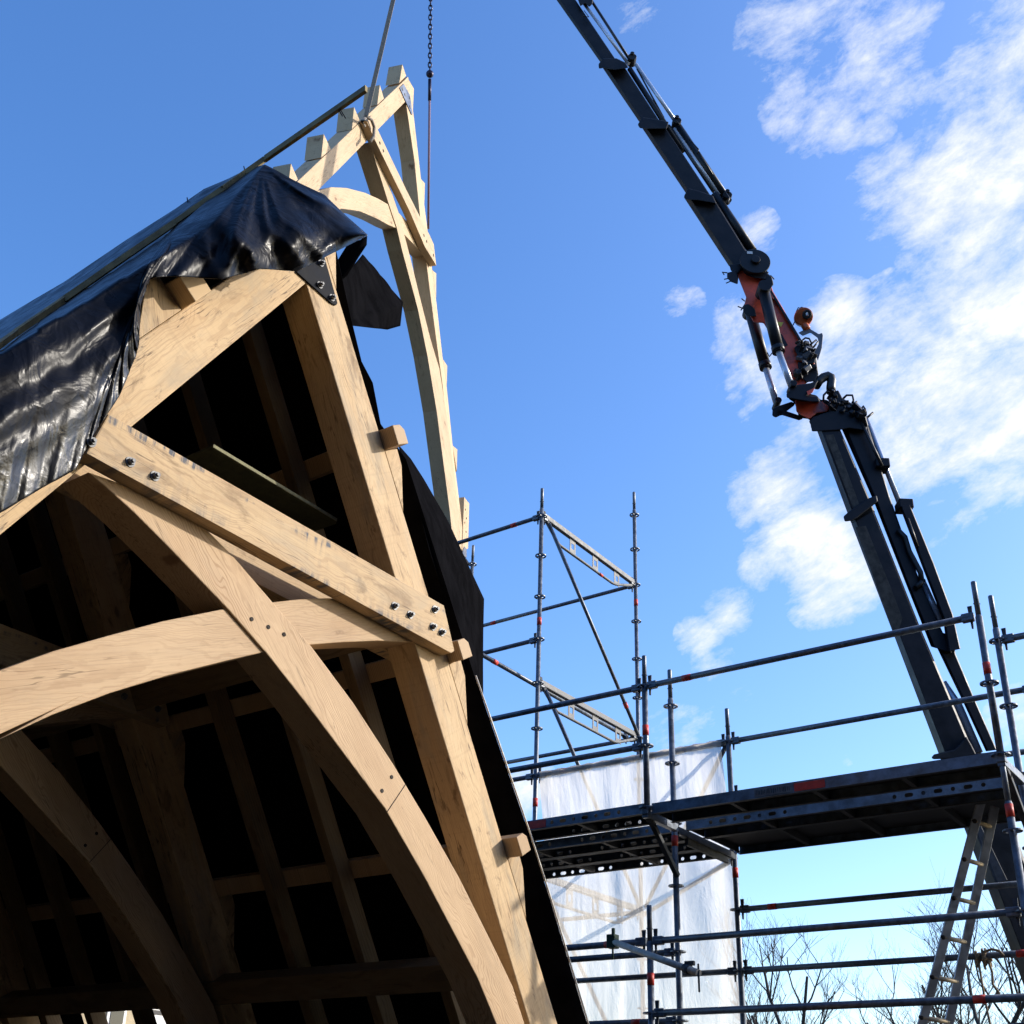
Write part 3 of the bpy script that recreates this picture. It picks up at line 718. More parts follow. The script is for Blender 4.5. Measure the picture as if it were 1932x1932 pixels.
# ================================================================== crane
TIP = at_depth(816, -320, 16.4)
KN = at_depth(1560, 790, 12.2)
hd = Vector((KN.x - TIP.x, KN.y - TIP.y, 0)).normalized()
CN = Vector((hd.y, -hd.x, 0))
if CN.dot(CAM - TIP) < 0: CN = -CN
def cp(pts, w=0.): return [on_plane(x, y, TIP + CN * w, CN) for x, y in pts]
def k2(*p): return [(966 + x / 2, y / 2) for x, y in p]
def k3(*p): return [(1308 + .24305 * x, 369 + .24305 * y) for x, y in p]
def k4(*p): return [(1033.0 + .24298 * x, .24298 * y) for x, y in p]
def k5(*p): return [(1509.4 + .26733 * x, 724.5 + .26733 * y) for x, y in p]
def k8(*p): return [(1341.7 + .3125 * x, 1073.3 + .3125 * y) for x, y in p]
base_pt = cp([(2010, 2060)])[0]
crane = thing('lorry_crane', (base_pt.x, base_pt.y, 0), 'dark telescopic lorry crane with a red knuckle arm reaching up over the scaffold', 'crane')
def cpart(name, pts, w, th, mat=CRANE, bev=.012, parent=None):
    q = cp(pts, w); e = (sum(q, Vector()) / len(q) - CAM).normalized()
    mb = MB(); mb.prism(q, e * th); return mb.build(name, mat, parent or crane, bev)
def ctube(name, pts, r, w=0., mat=CRANE2, parent=None, n=14):
    mb = MB(); mb.tube(cp(pts, w), r * .88, n); return mb.build(name, mat, parent or crane)
def boom(name, left, right, w, th, mat=CRANE, parent=None):
    """box section traced by two long edges, with a folded rib along the near side"""
    L = cp(left, w); R = cp(right, w); mb = MB()
    n = len(L)
    prof = [(0, 0.3), (0.0, .72), (.2, 1.0), (.95, 1.0), (1, .94), (1, .06), (.9, 0), (.15, 0)]
    rings = [[mb.v(L[i].lerp(R[i], a) - (L[i].lerp(R[i], a) - CAM).normalized() * (th * (b - .5))) for a, b in prof] for i in range(n)]
    for i in range(n - 1):
        for j in range(8): mb.f([rings[i][j], rings[i][(j + 1) % 8], rings[i + 1][(j + 1) % 8], rings[i + 1][j]])
    mb.f(rings[0]); mb.f(rings[-1][::-1]); bmesh.ops.recalc_face_normals(mb.bm, faces=mb.bm.faces[:])
    return mb.build(name, mat, parent or crane, .006)
# telescopic jib, thinnest section outermost
ux, uy = -370., -480.
boom('jib_section', [(822, -296), (1050, 0), (1133, 118)], [(846, -318), (1086, 0), (1164, 116)], 0, .22)
boom('jib_section', [(1131.5, 120), (1206, 230)], [(1169, 112), (1244, 228)], 0, .26)
boom('jib_section', [(1205, 232), (1295, 366)], [(1250, 232), (1340, 368)], 0, .30)
boom('jib_section', [(1290, 372), (1376, 503)], [(1352, 382), (1420, 492)], 0, .34)
for pts in ([(1129, 121), (1138, 110), (1163, 110), (1180, 118), (1186, 128), (1160, 132), (1140, 128), (1130, 130)], [(1203, 235), (1212, 221), (1245, 226), (1262, 230), (1258, 243), (1228, 243), (1207, 242)], [(1290, 371), (1298, 355), (1318, 360), (1345, 369), (1352, 384), (1318, 378), (1294, 377)]):
    cpart('jib_collar', pts, .20, .40)
cpart('jib_head', k4((230, -20), (355, -20), (350, 30), (325, 55), (290, 25), (255, 50)), .12, .25)
cpart('jib_head', [(800, -318), (850, -330), (860, -300), (825, -280)], .14, .28)
# extension cylinders along the jib
for (a, b, r, mt, nm) in (((1102, 7), (1186, 121), .022, CHROME, 'extension_rod'), ((1117, 3), (1190, 116), .020, RUBBER, 'hose'), ((1200, 122), (1275, 230), .026, CHROME, 'extension_rod'),
    ((1188, 130), (1288, 286), .036, CRANE2, 'extension_cylinder'), ((1272, 243), (1358, 369), .024, CHROME, 'extension_rod'), ((1280, 240), (1374, 380), .052, CRANE2, 'extension_cylinder'), ((1348, 368), (1420, 474), .058, CRANE2, 'extension_cylinder'), ((1262, 237), (1346, 362), .020, RUBBER, 'hose'), ((1202, 130), (1252, 222), .012, RUBBER, 'hose')):
    ctube(nm, [a, b], r, .05, mt)
for c in ((1192, 114), (1276, 234), (1371, 374)):
    p = cp([c], .05)[0]; mb = MB(); mb.disc(p, CN, .054, .12, 12); mb.disc(p + Vector((0, 0, .045)), CN, .026, .15, 10); mb.build('cylinder_lug', CRANE, crane, .004)
for pts in ([(1300, 262), (1318, 282), (1316, 290)], [(1362, 352), (1376, 374), (1372, 384)], [(1268, 232), (1277, 229), (1282, 236)], [(1318, 286), (1324, 296), (1345, 330)]):
    ctube('hose', pts, .010, .14, RUBBER, None, 6)
ctube('lifting_wire', [(1102, 20), (1111, 32), (1098, 30)], .006, .12, RUBBER, None, 6)
# winch drum at the jib foot
c = cp([(1424.5, 494)], .22)[0]
mb = MB(); mb.disc(c, CN, .168, .03, 40); mb.disc(c - CN * .08, CN, .13, .14, 24); mb.disc(c - CN * .15, CN, .168, .03, 40); mb.disc(c + CN * .03, CN, .05, .04, 16); drum = mb.build('winch_drum', CRANE2, crane, .006)
lc = c + CN * .019 + Vector((0, 0, .11)) - hd * .055
mb = MB(); mb.beam(lc - hd * .03, lc + hd * .03, (0, 0, 1), .035, .003); mb.build('label', LABELW, drum)
# red knuckle arm
arm = cpart('knuckle_arm', k3((285, 545), (330, 590), (410, 790), (395, 850), (470, 985), (545, 990), (600, 1080), (700, 1280), (790, 1480), (860, 1470), (960, 1400), (940, 1290), (850, 1140), (800, 1060), (700, 880), (620, 745), (575, 600), (420, 560)), .12, .30, RED, .012)
cpart('wear_pad', k2((820, 1000), (875, 990), (905, 1030), (870, 1010), (845, 1040), (825, 1020)), .16, .34, CRANE)
cpart('rib_plate', k3((540, 650), (630, 805), (560, 780), (525, 720)), .155, .03, RED, .004, arm)
cpart('rib_plate', k3((610, 735), (850, 1135), (830, 1140), (592, 740)), .15, .36, CRANE, .004, arm)
mb = MB(); w_ = cp(k3((645, 980), (700, 985), (680, 1020)), .126); mb.prism(w_, CN * -.004); mb.build('warning_sticker', YELLOW, arm)
cpart('grime_panel', k3((630, 1030), (690, 1080), (735, 1160), (700, 1180), (660, 1100)), .126, .004, CRANE, 0, arm)
for pts, t_ in ((k3((262, 600), (330, 580), (350, 640), (345, 690), (290, 670), (262, 640)), .26), (k3((390, 850), (430, 840), (480, 880), (490, 940), (420, 935), (385, 905)), .34), (k3((560, 590), (610, 630), (625, 690), (600, 720), (560, 660)), .34), (k3((500, 600), (590, 590), (560, 650), (480, 640), (430, 620)), .32)):
    cpart('pivot_boss', pts, .18, t_, CRANE)
for pts in (k3((265, 600), (225, 595), (240, 615)), k3((290, 640), (240, 650)), k3((300, 660), (255, 680)), k3((400, 820), (375, 800)), k3((395, 880), (345, 860)), k3((410, 830), (370, 890)), k3((575, 1220), (590, 1250), (630, 1200)), k3((600, 620), (628, 650))):
    ctube('grease_nipple', pts, .008, .1, RUBBER, arm, 6)
# two lift cylinders of the knuckle
for (a, b, c_, w_) in (((545, 735), (662, 1210), (765, 1490), .26), ((440, 895), (562, 1335), (648, 1620), -.24)):
    p = k3(a, b, c_); cy = ctube('lift_cylinder', p[:2], .070, w_, CRANE2)
    ctube('piston_rod', [p[1], p[2]], .040, w_, CHROME, cy)
    q = cp([p[1]], w_)[0]; dd = (cp([p[1]], w_)[0] - cp([p[0]], w_)[0]).normalized()
    mb = MB(); mb.tube([q - dd * .06, q + dd * .01], .068, 14); mb.build('gland', CRANE2, cy)
    for q_, r_ in ((p[0], .072), (p[2], .036)):
        mb = MB(); mb.disc(cp([q_], w_)[0], CN, r_, .17, 16); mb.build('pin_eye', CRANE, cy)
for pts in (k3((615, 1655), (640, 1640), (760, 1600), (790, 1610), (785, 1630), (690, 1700), (640, 1725), (612, 1710)), k3((640, 1655), (700, 1665), (850, 1715), (850, 1735), (820, 1745), (690, 1705), (640, 1715))):
    cpart('link_bar', pts, .0, .22, CRANE)
cpart('link_bar', k3((740, 1490), (800, 1470), (910, 1455), (970, 1435), (940, 1500), (880, 1550), (970, 1560), (985, 1600), (900, 1600), (725, 1570), (722, 1535), (750, 1530)), .30, .6, CRANE)
cpart('link_block', k3((790, 1585), (900, 1600), (1000, 1600), (1060, 1640), (1040, 1680), (960, 1690), (900, 1735), (830, 1700), (800, 1680)), .16, .36, RED)
cpart('link_block', k3((880, 1520), (945, 1490), (925, 1530), (890, 1550)), .32, .03, RED, .003)
def kz(*p): return [(1301.4 + .23437 * x, 415.9 + .23437 * y) for x, y in p]
cpart('knuckle_housing', kz((778, 1400), (800, 1345), (850, 1335), (960, 1320), (1030, 1275), (1010, 1330), (965, 1395), (1025, 1408), (1050, 1445), (1100, 1440), (1140, 1470), (1150, 1520), (1215, 1560), (1240, 1650), (1205, 1685), (1010, 1690), (978, 1685), (965, 1600), (880, 1590), (845, 1470), (800, 1440)), -.02, .28, CRANE, .02)
cpart('knuckle_housing', kz((860, 1030), (920, 985), (985, 990), (1020, 1100), (1030, 1200), (1040, 1245), (990, 1300), (930, 1300), (880, 1240), (860, 1140)), -.02, .24, CRANE, .02)
# hook-like hose guard and reel on the arm
hk = cpart('reel_bracket', k3((815, 1065), (900, 1020), (915, 1040), (975, 1075), (1000, 1065), (1008, 1085), (1000, 1180), (968, 1285), (940, 1215), (975, 1150), (965, 1105), (910, 1065), (850, 1090)), .05, .05, GREYM, .006)
c = cp(k3((855, 945)), .05)[0]
CV = ((CAM - c).normalized() * .8 + CN * .3).normalized()
mb = MB(); mb.disc(c, CV, .10, .11, 28); mb.tube(cp(k3((860, 1000), (885, 1040)), .05), .042, 10); rl = mb.build('hose_reel', ORANGE, hk, .012)
c2 = cp(k3((878, 935)), .05)[0]; mb = MB(); mb.disc(c2 + CV * .05, CV, .05, .10, 20); mb.build('reel_hub', RUBBER, rl, .006)
mb = MB(); mb.box(c2 + CV * .102, .018, .02, .035); mb.build('reel_label', LABELW, rl)
mb = MB(); mb.ball(cp(k3((842, 880)), .05)[0], .024, 6); mb.tube(cp(k3((842, 880), (815, 870), (800, 900), (802, 925)), .05), .006, 6); mb.tube(cp(k3((797, 960), (785, 985), (775, 1005)), .05), .006, 6); mb.build('reel_hook', RUBBER, rl)
# valve blocks
for pts, w_, t_ in ((k3((780, 1180), (860, 1130), (905, 1160), (955, 1250), (945, 1300), (890, 1310), (820, 1270)), .16, .3), (k3((810, 1290), (900, 1300), (960, 1310), (972, 1385), (950, 1440), (880, 1450), (820, 1400)), .14, .3)):
    cpart('valve_block', pts, w_, t_, CRANE)
random.seed(11)
vb = None
mb = MB()
for k in range(26):
    x = random.uniform(800, 945); y = random.uniform(1130, 1420)
    p = cp(k3((x, y)), random.uniform(.14, .2))[0]
    v1 = Vector((random.uniform(-1, 1), random.uniform(-1, 1), random.uniform(-1, 1))).normalized() * random.uniform(.015, .05)
    mb = MB(); mb.beam(p - v1, p + v1, (random.uniform(-1, 1), .3, random.uniform(-1, 1)), random.uniform(.02, .06), random.uniform(.02, .06)); mb.build('valve_fitting', CRANE2 if k % 3 else GREYM, crane, .006)
for pts in (k3((850, 1120), (870, 1105), (900, 1110), (920, 1150)), k3((905, 1160), (955, 1120), (968, 1135), (930, 1180))): ctube('hose', pts, .012, .12, RUBBER, None, 6)
ctube('hose_bend', k3((950, 1480), (975, 1440), (1010, 1412), (1045, 1400), (1068, 1412), (1074, 1440), (1068, 1490), (1072, 1530)), .055, .1, RUBBER)
for pts in (k3((1010, 1590), (1012, 1550), (1040, 1520), (1080, 1530)), k3((1160, 1580), (1190, 1550), (1235, 1550), (1245, 1590), (1235, 1610)), k3((1060, 1690), (1080, 1650), (1100, 1660)), k3((1300, 1660), (1320, 1635), (1335, 1660), (1340, 1690)), k3((1040, 1640), (1065, 1620), (1095, 1640)), k3((1335, 1735), (1395, 1685)), k3((1210, 1640), (1270, 1600))):
    ctube('hose', pts, .014, .12, RUBBER, None, 6)
# head of the lower boom
cpart('boom_head', k5((62, 262), (95, 232), (205, 195), (225, 60), (270, 42), (300, 100), (390, 150), (440, 165), (470, 260), (470, 330), (345, 312), (280, 325), (120, 335), (82, 335), (80, 300)), .2, .42)
mb = MB(); random.seed(5)
for k in range(22):
    x = random.uniform(215, 460); y = 70 + (x - 215) * .45 + random.uniform(0, 90)
    p = cp(k5((x, y)), random.uniform(.18, .24))[0]; v1 = Vector((random.uniform(-1, 1), random.uniform(-1, 1), random.uniform(-1, 1))).normalized() * random.uniform(.02, .06)
    mb = MB(); mb.beam(p - v1, p + v1, (random.uniform(-1, 1), .3, random.uniform(-1, 1)), random.uniform(.025, .06), random.uniform(.025, .06)); mb.build('head_fitting', CRANE2, crane, .008)
# lower boom: telescopic box plus parallel cylinder
boom('boom_section', k5((120, 330), (362, 985)), k5((282, 318), (530, 905)), .0, .46)
boom('boom_section', k5((362, 985), (650, 1740), (992, 2645)), k5((520, 890), (850, 1722), (1222, 2590)), .02, .54)
boom('boom_section', k8((1375, 1120), (1520, 1545), (1660, 1900), (1900, 2550), (2180, 3250)), k8((1690, 1110), (1795, 1490), (1890, 1745), (2200, 2400), (2520, 3150)), .02, .66)
cpart('boom_collar', k5((305, 935), (345, 900), (470, 812), (500, 800), (540, 785), (550, 830), (500, 870), (410, 940), (370, 965), (315, 972)), .30, .60)
cpart('boom_collar', k8((1328, 1140), (1345, 1120), (1470, 1090), (1500, 1060), (1540, 1010), (1570, 1060), (1600, 1120), (1500, 1145), (1340, 1150)), .36, .70)
def z4(*p): return [(1471.8 + .691 * x, 717.1 + .691 * y) for x, y in p]
boom('parallel_beam', z4((163, 122), (255, 330), (345, 560), (412, 728)), z4((234, 104), (300, 320), (384, 556), (470, 745)), .05, .22)
boom('parallel_beam', z4((392, 668), (424, 722), (500, 880), (562, 1014)), z4((470, 700), (480, 750), (535, 880), (592, 1010)), .02, .2)
for pts in (z4((124, 150), (146, 148), (222, 355), (204, 362)), z4((206, 402), (234, 398), (300, 560), (334, 650), (322, 690), (310, 692))):
    cpart('worn_strip', pts, .26, .004, simple('worn_grey_paint', (.05, .047, .04), .6, 0, .2, .5, 14), 0)
boom('outer_cylinder', z4((326, 345), (388, 510), (446, 660), (456, 742)), z4((354, 338), (420, 500), (472, 640), (493, 734)), .1, .26)
ctube('extension_rod', k5((470, 250), (705, 850)), .030, .05, CHROME)
ctube('extension_rod', k5((860, 1400), (1000, 1705)), .045, .03, CHROME)
ctube('extension_rod', k8((1395, 690), (1490, 830), (1612, 1112)), .05, .0, CHROME)
ctube('hose', k5((395, 190), (520, 455), (580, 580)), .018, .2, RUBBER)
ctube('hose', k5((690, 1030), (740, 1080), (770, 1180), (850, 1330), (860, 1400)), .030, .16, RUBBER)
ctube('hose', k5((815, 1440), (850, 1410), (870, 1380)), .030, .16, RUBBER)
ctube('hose', k5((760, 950), (830, 1150)), .016, .22, RUBBER)
for c_ in (k5((735, 865)), k5((570, 578))):
    mb = MB(); p = cp(c_, .12)[0]; mb.beam(p - hd * .07, p + hd * .07, CN, .16, .10); mb.build('cylinder_lug', CRANE, crane, .01)
# facets on the lowest boom section
boom('boom_rib', k8((1560, 1500), (1720, 1900)), k8((1600, 1490), (1790, 1880)), .34, .03, GALVD)
# slew column and lorry bed behind the building works
kp = cp([(2010, 2060)], 0)[0]
mb = MB(); mb.tube([(kp.x, kp.y, .9), (kp.x, kp.y, kp.z + .5)], .38, 20); mb.build('slew_column', CRANE, crane, .01)
mb = MB(); mb.box((kp.x + 2.2, kp.y, 1.0), 7.0, 2.4, .3); mb.build('lorry_bed', CRANE, crane, .02)
for dx in (-.2, 3.9, 5.0):
    for dy in (-1.05, 1.05):
        mb = MB(); mb.disc((kp.x + dx, kp.y + dy, .5), (0, 1, 0), .5, .3, 24); mb.build('wheel', RUBBER, crane, .03)

# slings and chain to the lifted truss
HOOK = TIP + Vector((0, 0, -.05))
sa_ = hp_([(690, 222)], .05)[0]; sb_ = hp_([(808, 432)], -.06)[0]
st = thing('lifting_sling', sa_, 'grey webbing sling knotted round the left end of the lifted truss collar', 'sling')
def flat_strap(pts, w, th):
    mb = MB()
    for a, b in zip(pts[:-1], pts[1:]): mb.beam(a, b, CR, w, th)
    return mb
dirs = (HOOK - sa_).normalized()
mid = sa_ + (HOOK - sa_) * .385
flat_strap([sa_, mid], .055, .012).build('webbing', STRAP, st, .002)
lp = hp_([(690, 222), (683, 229), (688, 238)], .13) ; lp2 = hp_([(690, 220), (701, 226), (706, 240), (705, 258), (698, 268)], .14)
mb = MB(); mb.tube(lp, .02, 6); mb.tube(lp2, .02, 6); mb.build('loop', STRAP, st)
mb = MB(); mb.tube([mid - dirs * .03, mid + dirs * .28], .03, 10); mb.ball(mid + dirs * .34, .07, 8); mb.tube([mid + dirs * .4, HOOK], .016, 8); mb.build('shackle', CHAIN, st)
ch = thing('lifting_chain', sb_, 'blue black chain and thin rope hanging to the right end of the lifted truss', 'chain')
dirc = (HOOK - sb_).normalized(); Lc = (HOOK - sb_).length
m1 = sb_ + dirc * Lc * .335
mb = MB(); mb.tube([sb_, m1], .017, 8); mb.build('rope', ROPEP, ch)
mb = MB(); mb.tube([m1 - dirc * .05, m1 + dirc * .25], .024, 8); mb.ball(m1 + dirc * .32, .055, 7); mb.build('swivel', CHAIN, ch)
mb = MB(); p = m1 + dirc * .38; k = 0; e1 = dirc.orthogonal().normalized(); e2 = dirc.cross(e1)
while (p - sb_).length < Lc - .1:
    e = e1 if k % 2 else e2; pts = []
    for j in range(9):
        an = 6.28318 * j / 8; pts.append(p + dirc * (.045 * math.cos(an)) + e * (.024 * math.sin(an)))
    mb.tube(pts, .0095, 5, caps=False); p = p + dirc * .066; k += 1
mb.build('chain_links', CHAIN, ch)
mb = MB(); mb.ball(HOOK, .12, 8); mb.tube([HOOK, HOOK + Vector((0, 0, .35))], .05, 10); mb.build('hook_block', CHAIN, crane)

# ================================================================== scaffold
R_T = .02415
GRP = 'galvanised scaffold tubes'
def rosette(mb, c, n=20):
    c = Vector(c); mb.disc(c, (0, 0, 1), .062, .010, n, .047)
    for a in range(4):
        d_ = Vector((math.cos(a * 1.5708), math.sin(a * 1.5708), 0)); mb.beam(c + d_ * .02, c + d_ * .052, (0, 0, 1), .010, .022)
def tape(parent, c, ax, L=.075):
    ax = Vector(ax).normalized(); c = Vector(c); mb = MB(); mb.tube([c - ax * L / 2, c + ax * L / 2], R_T + .0022, 14); return mb.build('red_tape_band', TAPE, parent)
def standard(x, y, z0, z1, label, taps=(), zr=None, mat=GALV, lean=0.):
    t = thing('scaffold_standard', (x, y, z0), label, 'scaffold tube', 'upright scaffold standards')
    zsp = z1 - .27
    mb = MB(); mb.tube([(x, y, z0), (x, y, zsp)], R_T, 16); mb.build('tube', mat, t)
    mb = MB(); mb.tube([(x, y, zsp), (x, y, z1 - .006), (x, y, z1)], [.019, .019, .016], 14)
    mb.tube([(x, y, zsp - .05), (x, y, zsp + .01)], [R_T, .0205], 14); mb.disc((x, y, zsp + .10), (CR.x, CR.y, 0), .006, .045, 8); mb.build('spigot', mat, t)
    for z in (zr or [zz * .5 + .05 for zz in range(0, 40) if z0 + .02 < zz * .5 + .05 < zsp]):
        mb = MB(); rosette(mb, (x, y, z)); mb.build('rosette', GALV, t)
    for z in taps: tape(t, (x, y, z), (0, 0, 1), .085)
    return t
def head(parent, p, d_, mat=GALV):
    """wedge head gripping a rosette; p on the standard axis, d_ towards the ledger"""
    d_ = Vector(d_).normalized(); p = Vector(p); mb = MB()
    mb.beam(p + d_ * .030, p + d_ * .115, (0, 0, 1), .062, .046); hd_ = mb.build('wedge_head', mat, parent, .008)
    c = p + d_ * .052; mb = MB()
    mb.prism([c + Vector((0, 0, -.085)) - d_ * .006, c + Vector((0, 0, -.085)) + d_ * .006, c + Vector((0, 0, .085)) + d_ * .016, c + Vector((0, 0, .085)) - d_ * .016], d_.cross(Vector((0, 0, 1))) * .010); mb.build('wedge', GALVD, hd_)
def ledger(a, b, label, ends=(1, 1), taps=(), cat='scaffold rail', mat=GALV):
    a = Vector(a); b = Vector(b); d_ = (b - a).normalized()
    t = thing('scaffold_ledger', a, label, cat, 'horizontal scaffold rails')
    mb = MB(); mb.tube([a + d_ * (.06 if ends[0] else 0), b - d_ * (.06 if ends[1] else 0)], R_T, 16); mb.build('tube', mat, t)
    if ends[0]: head(t, a, d_)
    if ends[1]: head(t, b, -d_)
    for q in taps: tape(t, a + d_ * (q - a).dot(d_), d_, .075)
    return t
def brace(a, b, label, taps=(), mat=GALV, r=.0212):
    a = Vector(a); b = Vector(b); d_ = (b - a).normalized()
    t = thing('scaffold_brace', a, label, 'scaffold tube', 'diagonal scaffold braces')
    mb = MB(); mb.tube([a, b], r, 14); mb.build('tube', mat, t)
    for p in (a, b):
        mb = MB(); s_ = d_ if p == a else -d_
        mb.beam(p - s_ * .03, p + s_ * .12, (1, 0, 0), .012, .05); mb.build('clamp_end', GALVD, t, .004)
    for q in taps: tape(t, a + d_ * (q - a).dot(d_), d_, .07)
    return t
XA, XB, XC = -1.74, -4.41, -6.55
Y1, Y2, Y3, Y4 = 7.8, 8.31, 9.4, 11.47
standard(XB + .03, Y1, 4.02, 5.32, 'short post on the deck bracket where two guard rails meet, red tape at mid height', [on_y(1219.5, 1378, Y1).z])
standard(XB + .03, Y1, 0, 3.31, 'standard ending below the deck, crossed in front by the loose clamped tube', [on_y(1232, 1847, Y1).z])
standard(XB - .01, Y2, 0, 5.38, 'tall standard just right of the bracket post, passing through the deck gap', [on_y(1272, 1587, Y2).z])
standard(XB - .01, Y3, 0, 5.37, 'standard at the right edge of the white sheet', [on_y(1387, 1647, Y3).z])
standard(XC, Y3, 0, 8.41, 'tallest near standard of the tower, left of the white sheet', [on_y(1018, 1172.5, Y3).z, on_y(1012, 1514, Y3).z])
standard(XC + .01, Y4, 0, 9.39, 'far standard of the tower with five rings against the sky', [on_y(1202, 1137, Y4).z])
standard(XA, Y1, 4.02, 5.31, 'right corner post in front, standing on the deck end, orange red tape', [on_y(1871, 1260, Y1).z])
standard(XA, Y1, 0, 4.0, 'lower corner standard at the right edge below the deck', [on_y(1926, 1527, Y1).z])
standard(XA - .01, Y2, 0, 5.41, 'right standard just behind the corner post, carrying rails to the right')
standard(XA, Y3, 0, 5.37, 'back standard of the right bay just outside the picture')
standard(-9.16, Y4, 0, 9.35, 'far standard peeping out above the black membrane near the hanging truss foot')
def P(px, py, Y): return on_y(px, py, Y)
# rails along the roof
ledger((-7.0, Y1, 5.05), (XB + .03, Y1, 5.05), 'top guard rail left of the bracket post running behind the membrane', (0, 1))
ledger((XB + .03, Y1, 5.05), (XA, Y1, 5.05), 'long top guard rail of the deck between bracket post and corner post', (1, 1), [P(1296, 1284, Y1)])
ledger((-7.0, Y1, 4.55), (XB + .03, Y1, 4.55), 'middle guard rail left of the bracket post', (0, 1))
ledger((XB - .01, Y3, 5.05), (XA, Y3, 5.05), 'back guard rail from the sheet corner behind the corner posts', (1, 1))
ledger((XC, Y3, 5.05), (XB - .01, Y3, 5.05), 'rail wrapped by the top of the white sheet', (1, 1), [P(1065, 1452, Y3)])
ledger((-9.1, Y3, 5.05), (XC, Y3, 5.05), 'rail stub left of the tower at sheet top height', (0, 1))
ledger((XB - .01, Y3, 4.55), (XA, Y3, 4.55), 'back rail just above the deck with a small red tape', (1, 1), [P(1450, 1487, Y3)])
ledger((XB - .01, Y3, 3.55), (XA, Y3, 3.55), 'uppermost rail below the deck on the right', (1, 1), [P(1457, 1706, Y3)])
ledger((XB + .03, Y1, 3.05), (XA, Y1, 3.05), 'second rail below the deck, crossing in front of the tall standard', (1, 1))
ledger((-7.0, Y1, 3.05), (XB + .03, Y1, 3.05), 'front rail left of the clamped standard that the loose tube hangs on', (0, 1), [P(1150, 1797, Y1)])
ledger((-7.0, Y2, 3.05), (XB - .01, Y2, 3.05), 'rail close behind the loose clamped tube', (0, 1))
ledger((XB - .01, Y3, 3.05), (XA, Y3, 3.05), 'third rail below the deck with the knotted rope on it', (1, 1), [P(1928, 1796, Y3)])
ledger((-7.2, Y3, 3.05), (XB - .01, Y3, 3.05), 'rail across the lower half of the white sheet', (0, 1))
ledger((XB + .03, Y1, 2.55), (XA + .3, Y1, 2.55), 'lowest visible long rail with a red tape near the ladder', (1, 0), [P(1850, 1892, Y1)])
ledger((-7.0, Y2, 2.55), (XB - .01, Y2, 2.55), 'lowest rail across the bottom of the white sheet with a red tape', (0, 1), [P(1201, 1924, Y2)])
ledger((XB - .01, Y3, 2.05), (XA, Y3, 2.05), 'rail at the very bottom right edge of the view', (1, 1))
ledger((XA - .01, Y2, 5.05), (XA + .72, Y2, 5.05), 'rail leaving the right standard towards the right edge', (1, 0))
ledger((XA, Y3, 4.55), (XA + .72, Y3, 4.55), 'back rail just above the deck end at the right edge', (1, 0))
ledger((XA, Y3, 5.05), (XA + .72, Y3, 5.05), 'middle rail stub at the right edge behind the corner posts', (1, 0))
# tower rails
ledger((-9.1, Y3, 8.05), (XC, Y3, 8.05), 'top rail of the tower running left behind the hanging truss foot', (0, 1), [P(970, 985, Y3)])
ledger((-9.1, Y3, 6.55), (XC, Y3, 6.55), 'short looking rail left of the tower at mid height', (0, 1))
ledger((-9.16, Y4, 8.05), (XC + .01, Y4, 8.05), 'far rail of the tower crossing behind the near standard', (1, 1), [P(931, 1180, Y4)])
ledger((-9.16, Y4, 6.05), (XC + .01, Y4, 6.05), 'far lower rail of the tower just above the guard rails', (1, 1))
ledger((-6.75, 7.9, 6.17), (XC - .12, Y4, 6.07), 'slanting looking cross rail of the tower with a red tape at the left', (0, 1), [on_x(936, 1216, -6.72)])
ledger((-9.16, Y4, 4.05), (XC + .01, Y4, 4.05), 'far rail showing through the left of the lower white sheet', (1, 1))
ledger((XC, Y3, 2.05), (XC + .01, Y4, 2.05), 'low cross rail behind the white sheet', (1, 1))
# U-profile transoms with hanging bottom rod
def transom(x, z, label, taps=()):
    a = Vector((x, Y3 + .05, z)); b = Vector((x, Y4 - .05, z)); t = thing('scaffold_transom', a, label, 'scaffold beam', 'lattice transoms of the tower')
    mb = MB()
    for sx in (-1, 1): mb.beam(a + Vector((sx * .022, 0, .022)), b + Vector((sx * .022, 0, .022)), (1, 0, 0), .005, .055)
    mb.beam(a + Vector((0, 0, -.006)), b + Vector((0, 0, -.006)), (1, 0, 0), .049, .005); mb.build('channel', GALVL, t)
    L = (b - a).length; zz = -.20
    mb = MB(); mb.tube([a + Vector((0, .02, -.01)), a + Vector((0, .22, zz * .75)), a + Vector((0, .32, zz)), b + Vector((0, -.5, zz)), b + Vector((0, -.40, zz * .9)), b + Vector((0, -.02, -.03))], .0165, 10); mb.build('bottom_rod', GALVL, t)
    for q in (.30, .55, .80):
        c = a + Vector((0, L * q, zz / 2)); mb = MB(); h_, w_ = abs(zz) / 2 - .01, .045
        for dy in (-w_, w_): mb.beam(c + Vector((0, dy, -h_)), c + Vector((0, dy, h_)), (0, 1, 0), .03, .006)
        for dz in (-h_ + .03, h_ - .03): mb.beam(c + Vector((0, -w_, dz)), c + Vector((0, w_, dz)), (0, 0, 1), .05, .005)
        mb.build('web_plate', GALVL, t)
    for p, s_ in ((Vector((x, Y3, z)), 1), (Vector((x, Y4, z)), -1)): head(t, p, (0, s_, 0))
    for yy in taps: mb = MB(); mb.tube([(x, yy, z + zz), (x, yy + .07, z + zz)], .019, 12); mb.build('red_tape_band', TAPE, t)
transom(XC, 8.05, 'upper lattice transom between the two tower standards', [10.62])
transom(XC, 6.05, 'lower lattice transom of the tower above the guard rails')
transom(XC, 4.05, 'lattice transom showing faintly through the lower white sheet')
brace((XC + .03, Y3 + .10, 8.0), (XC + .03, Y4 - .03, 6.07), 'long diagonal brace of the upper tower bay', [on_x(1183, 1327, XC + .03)])
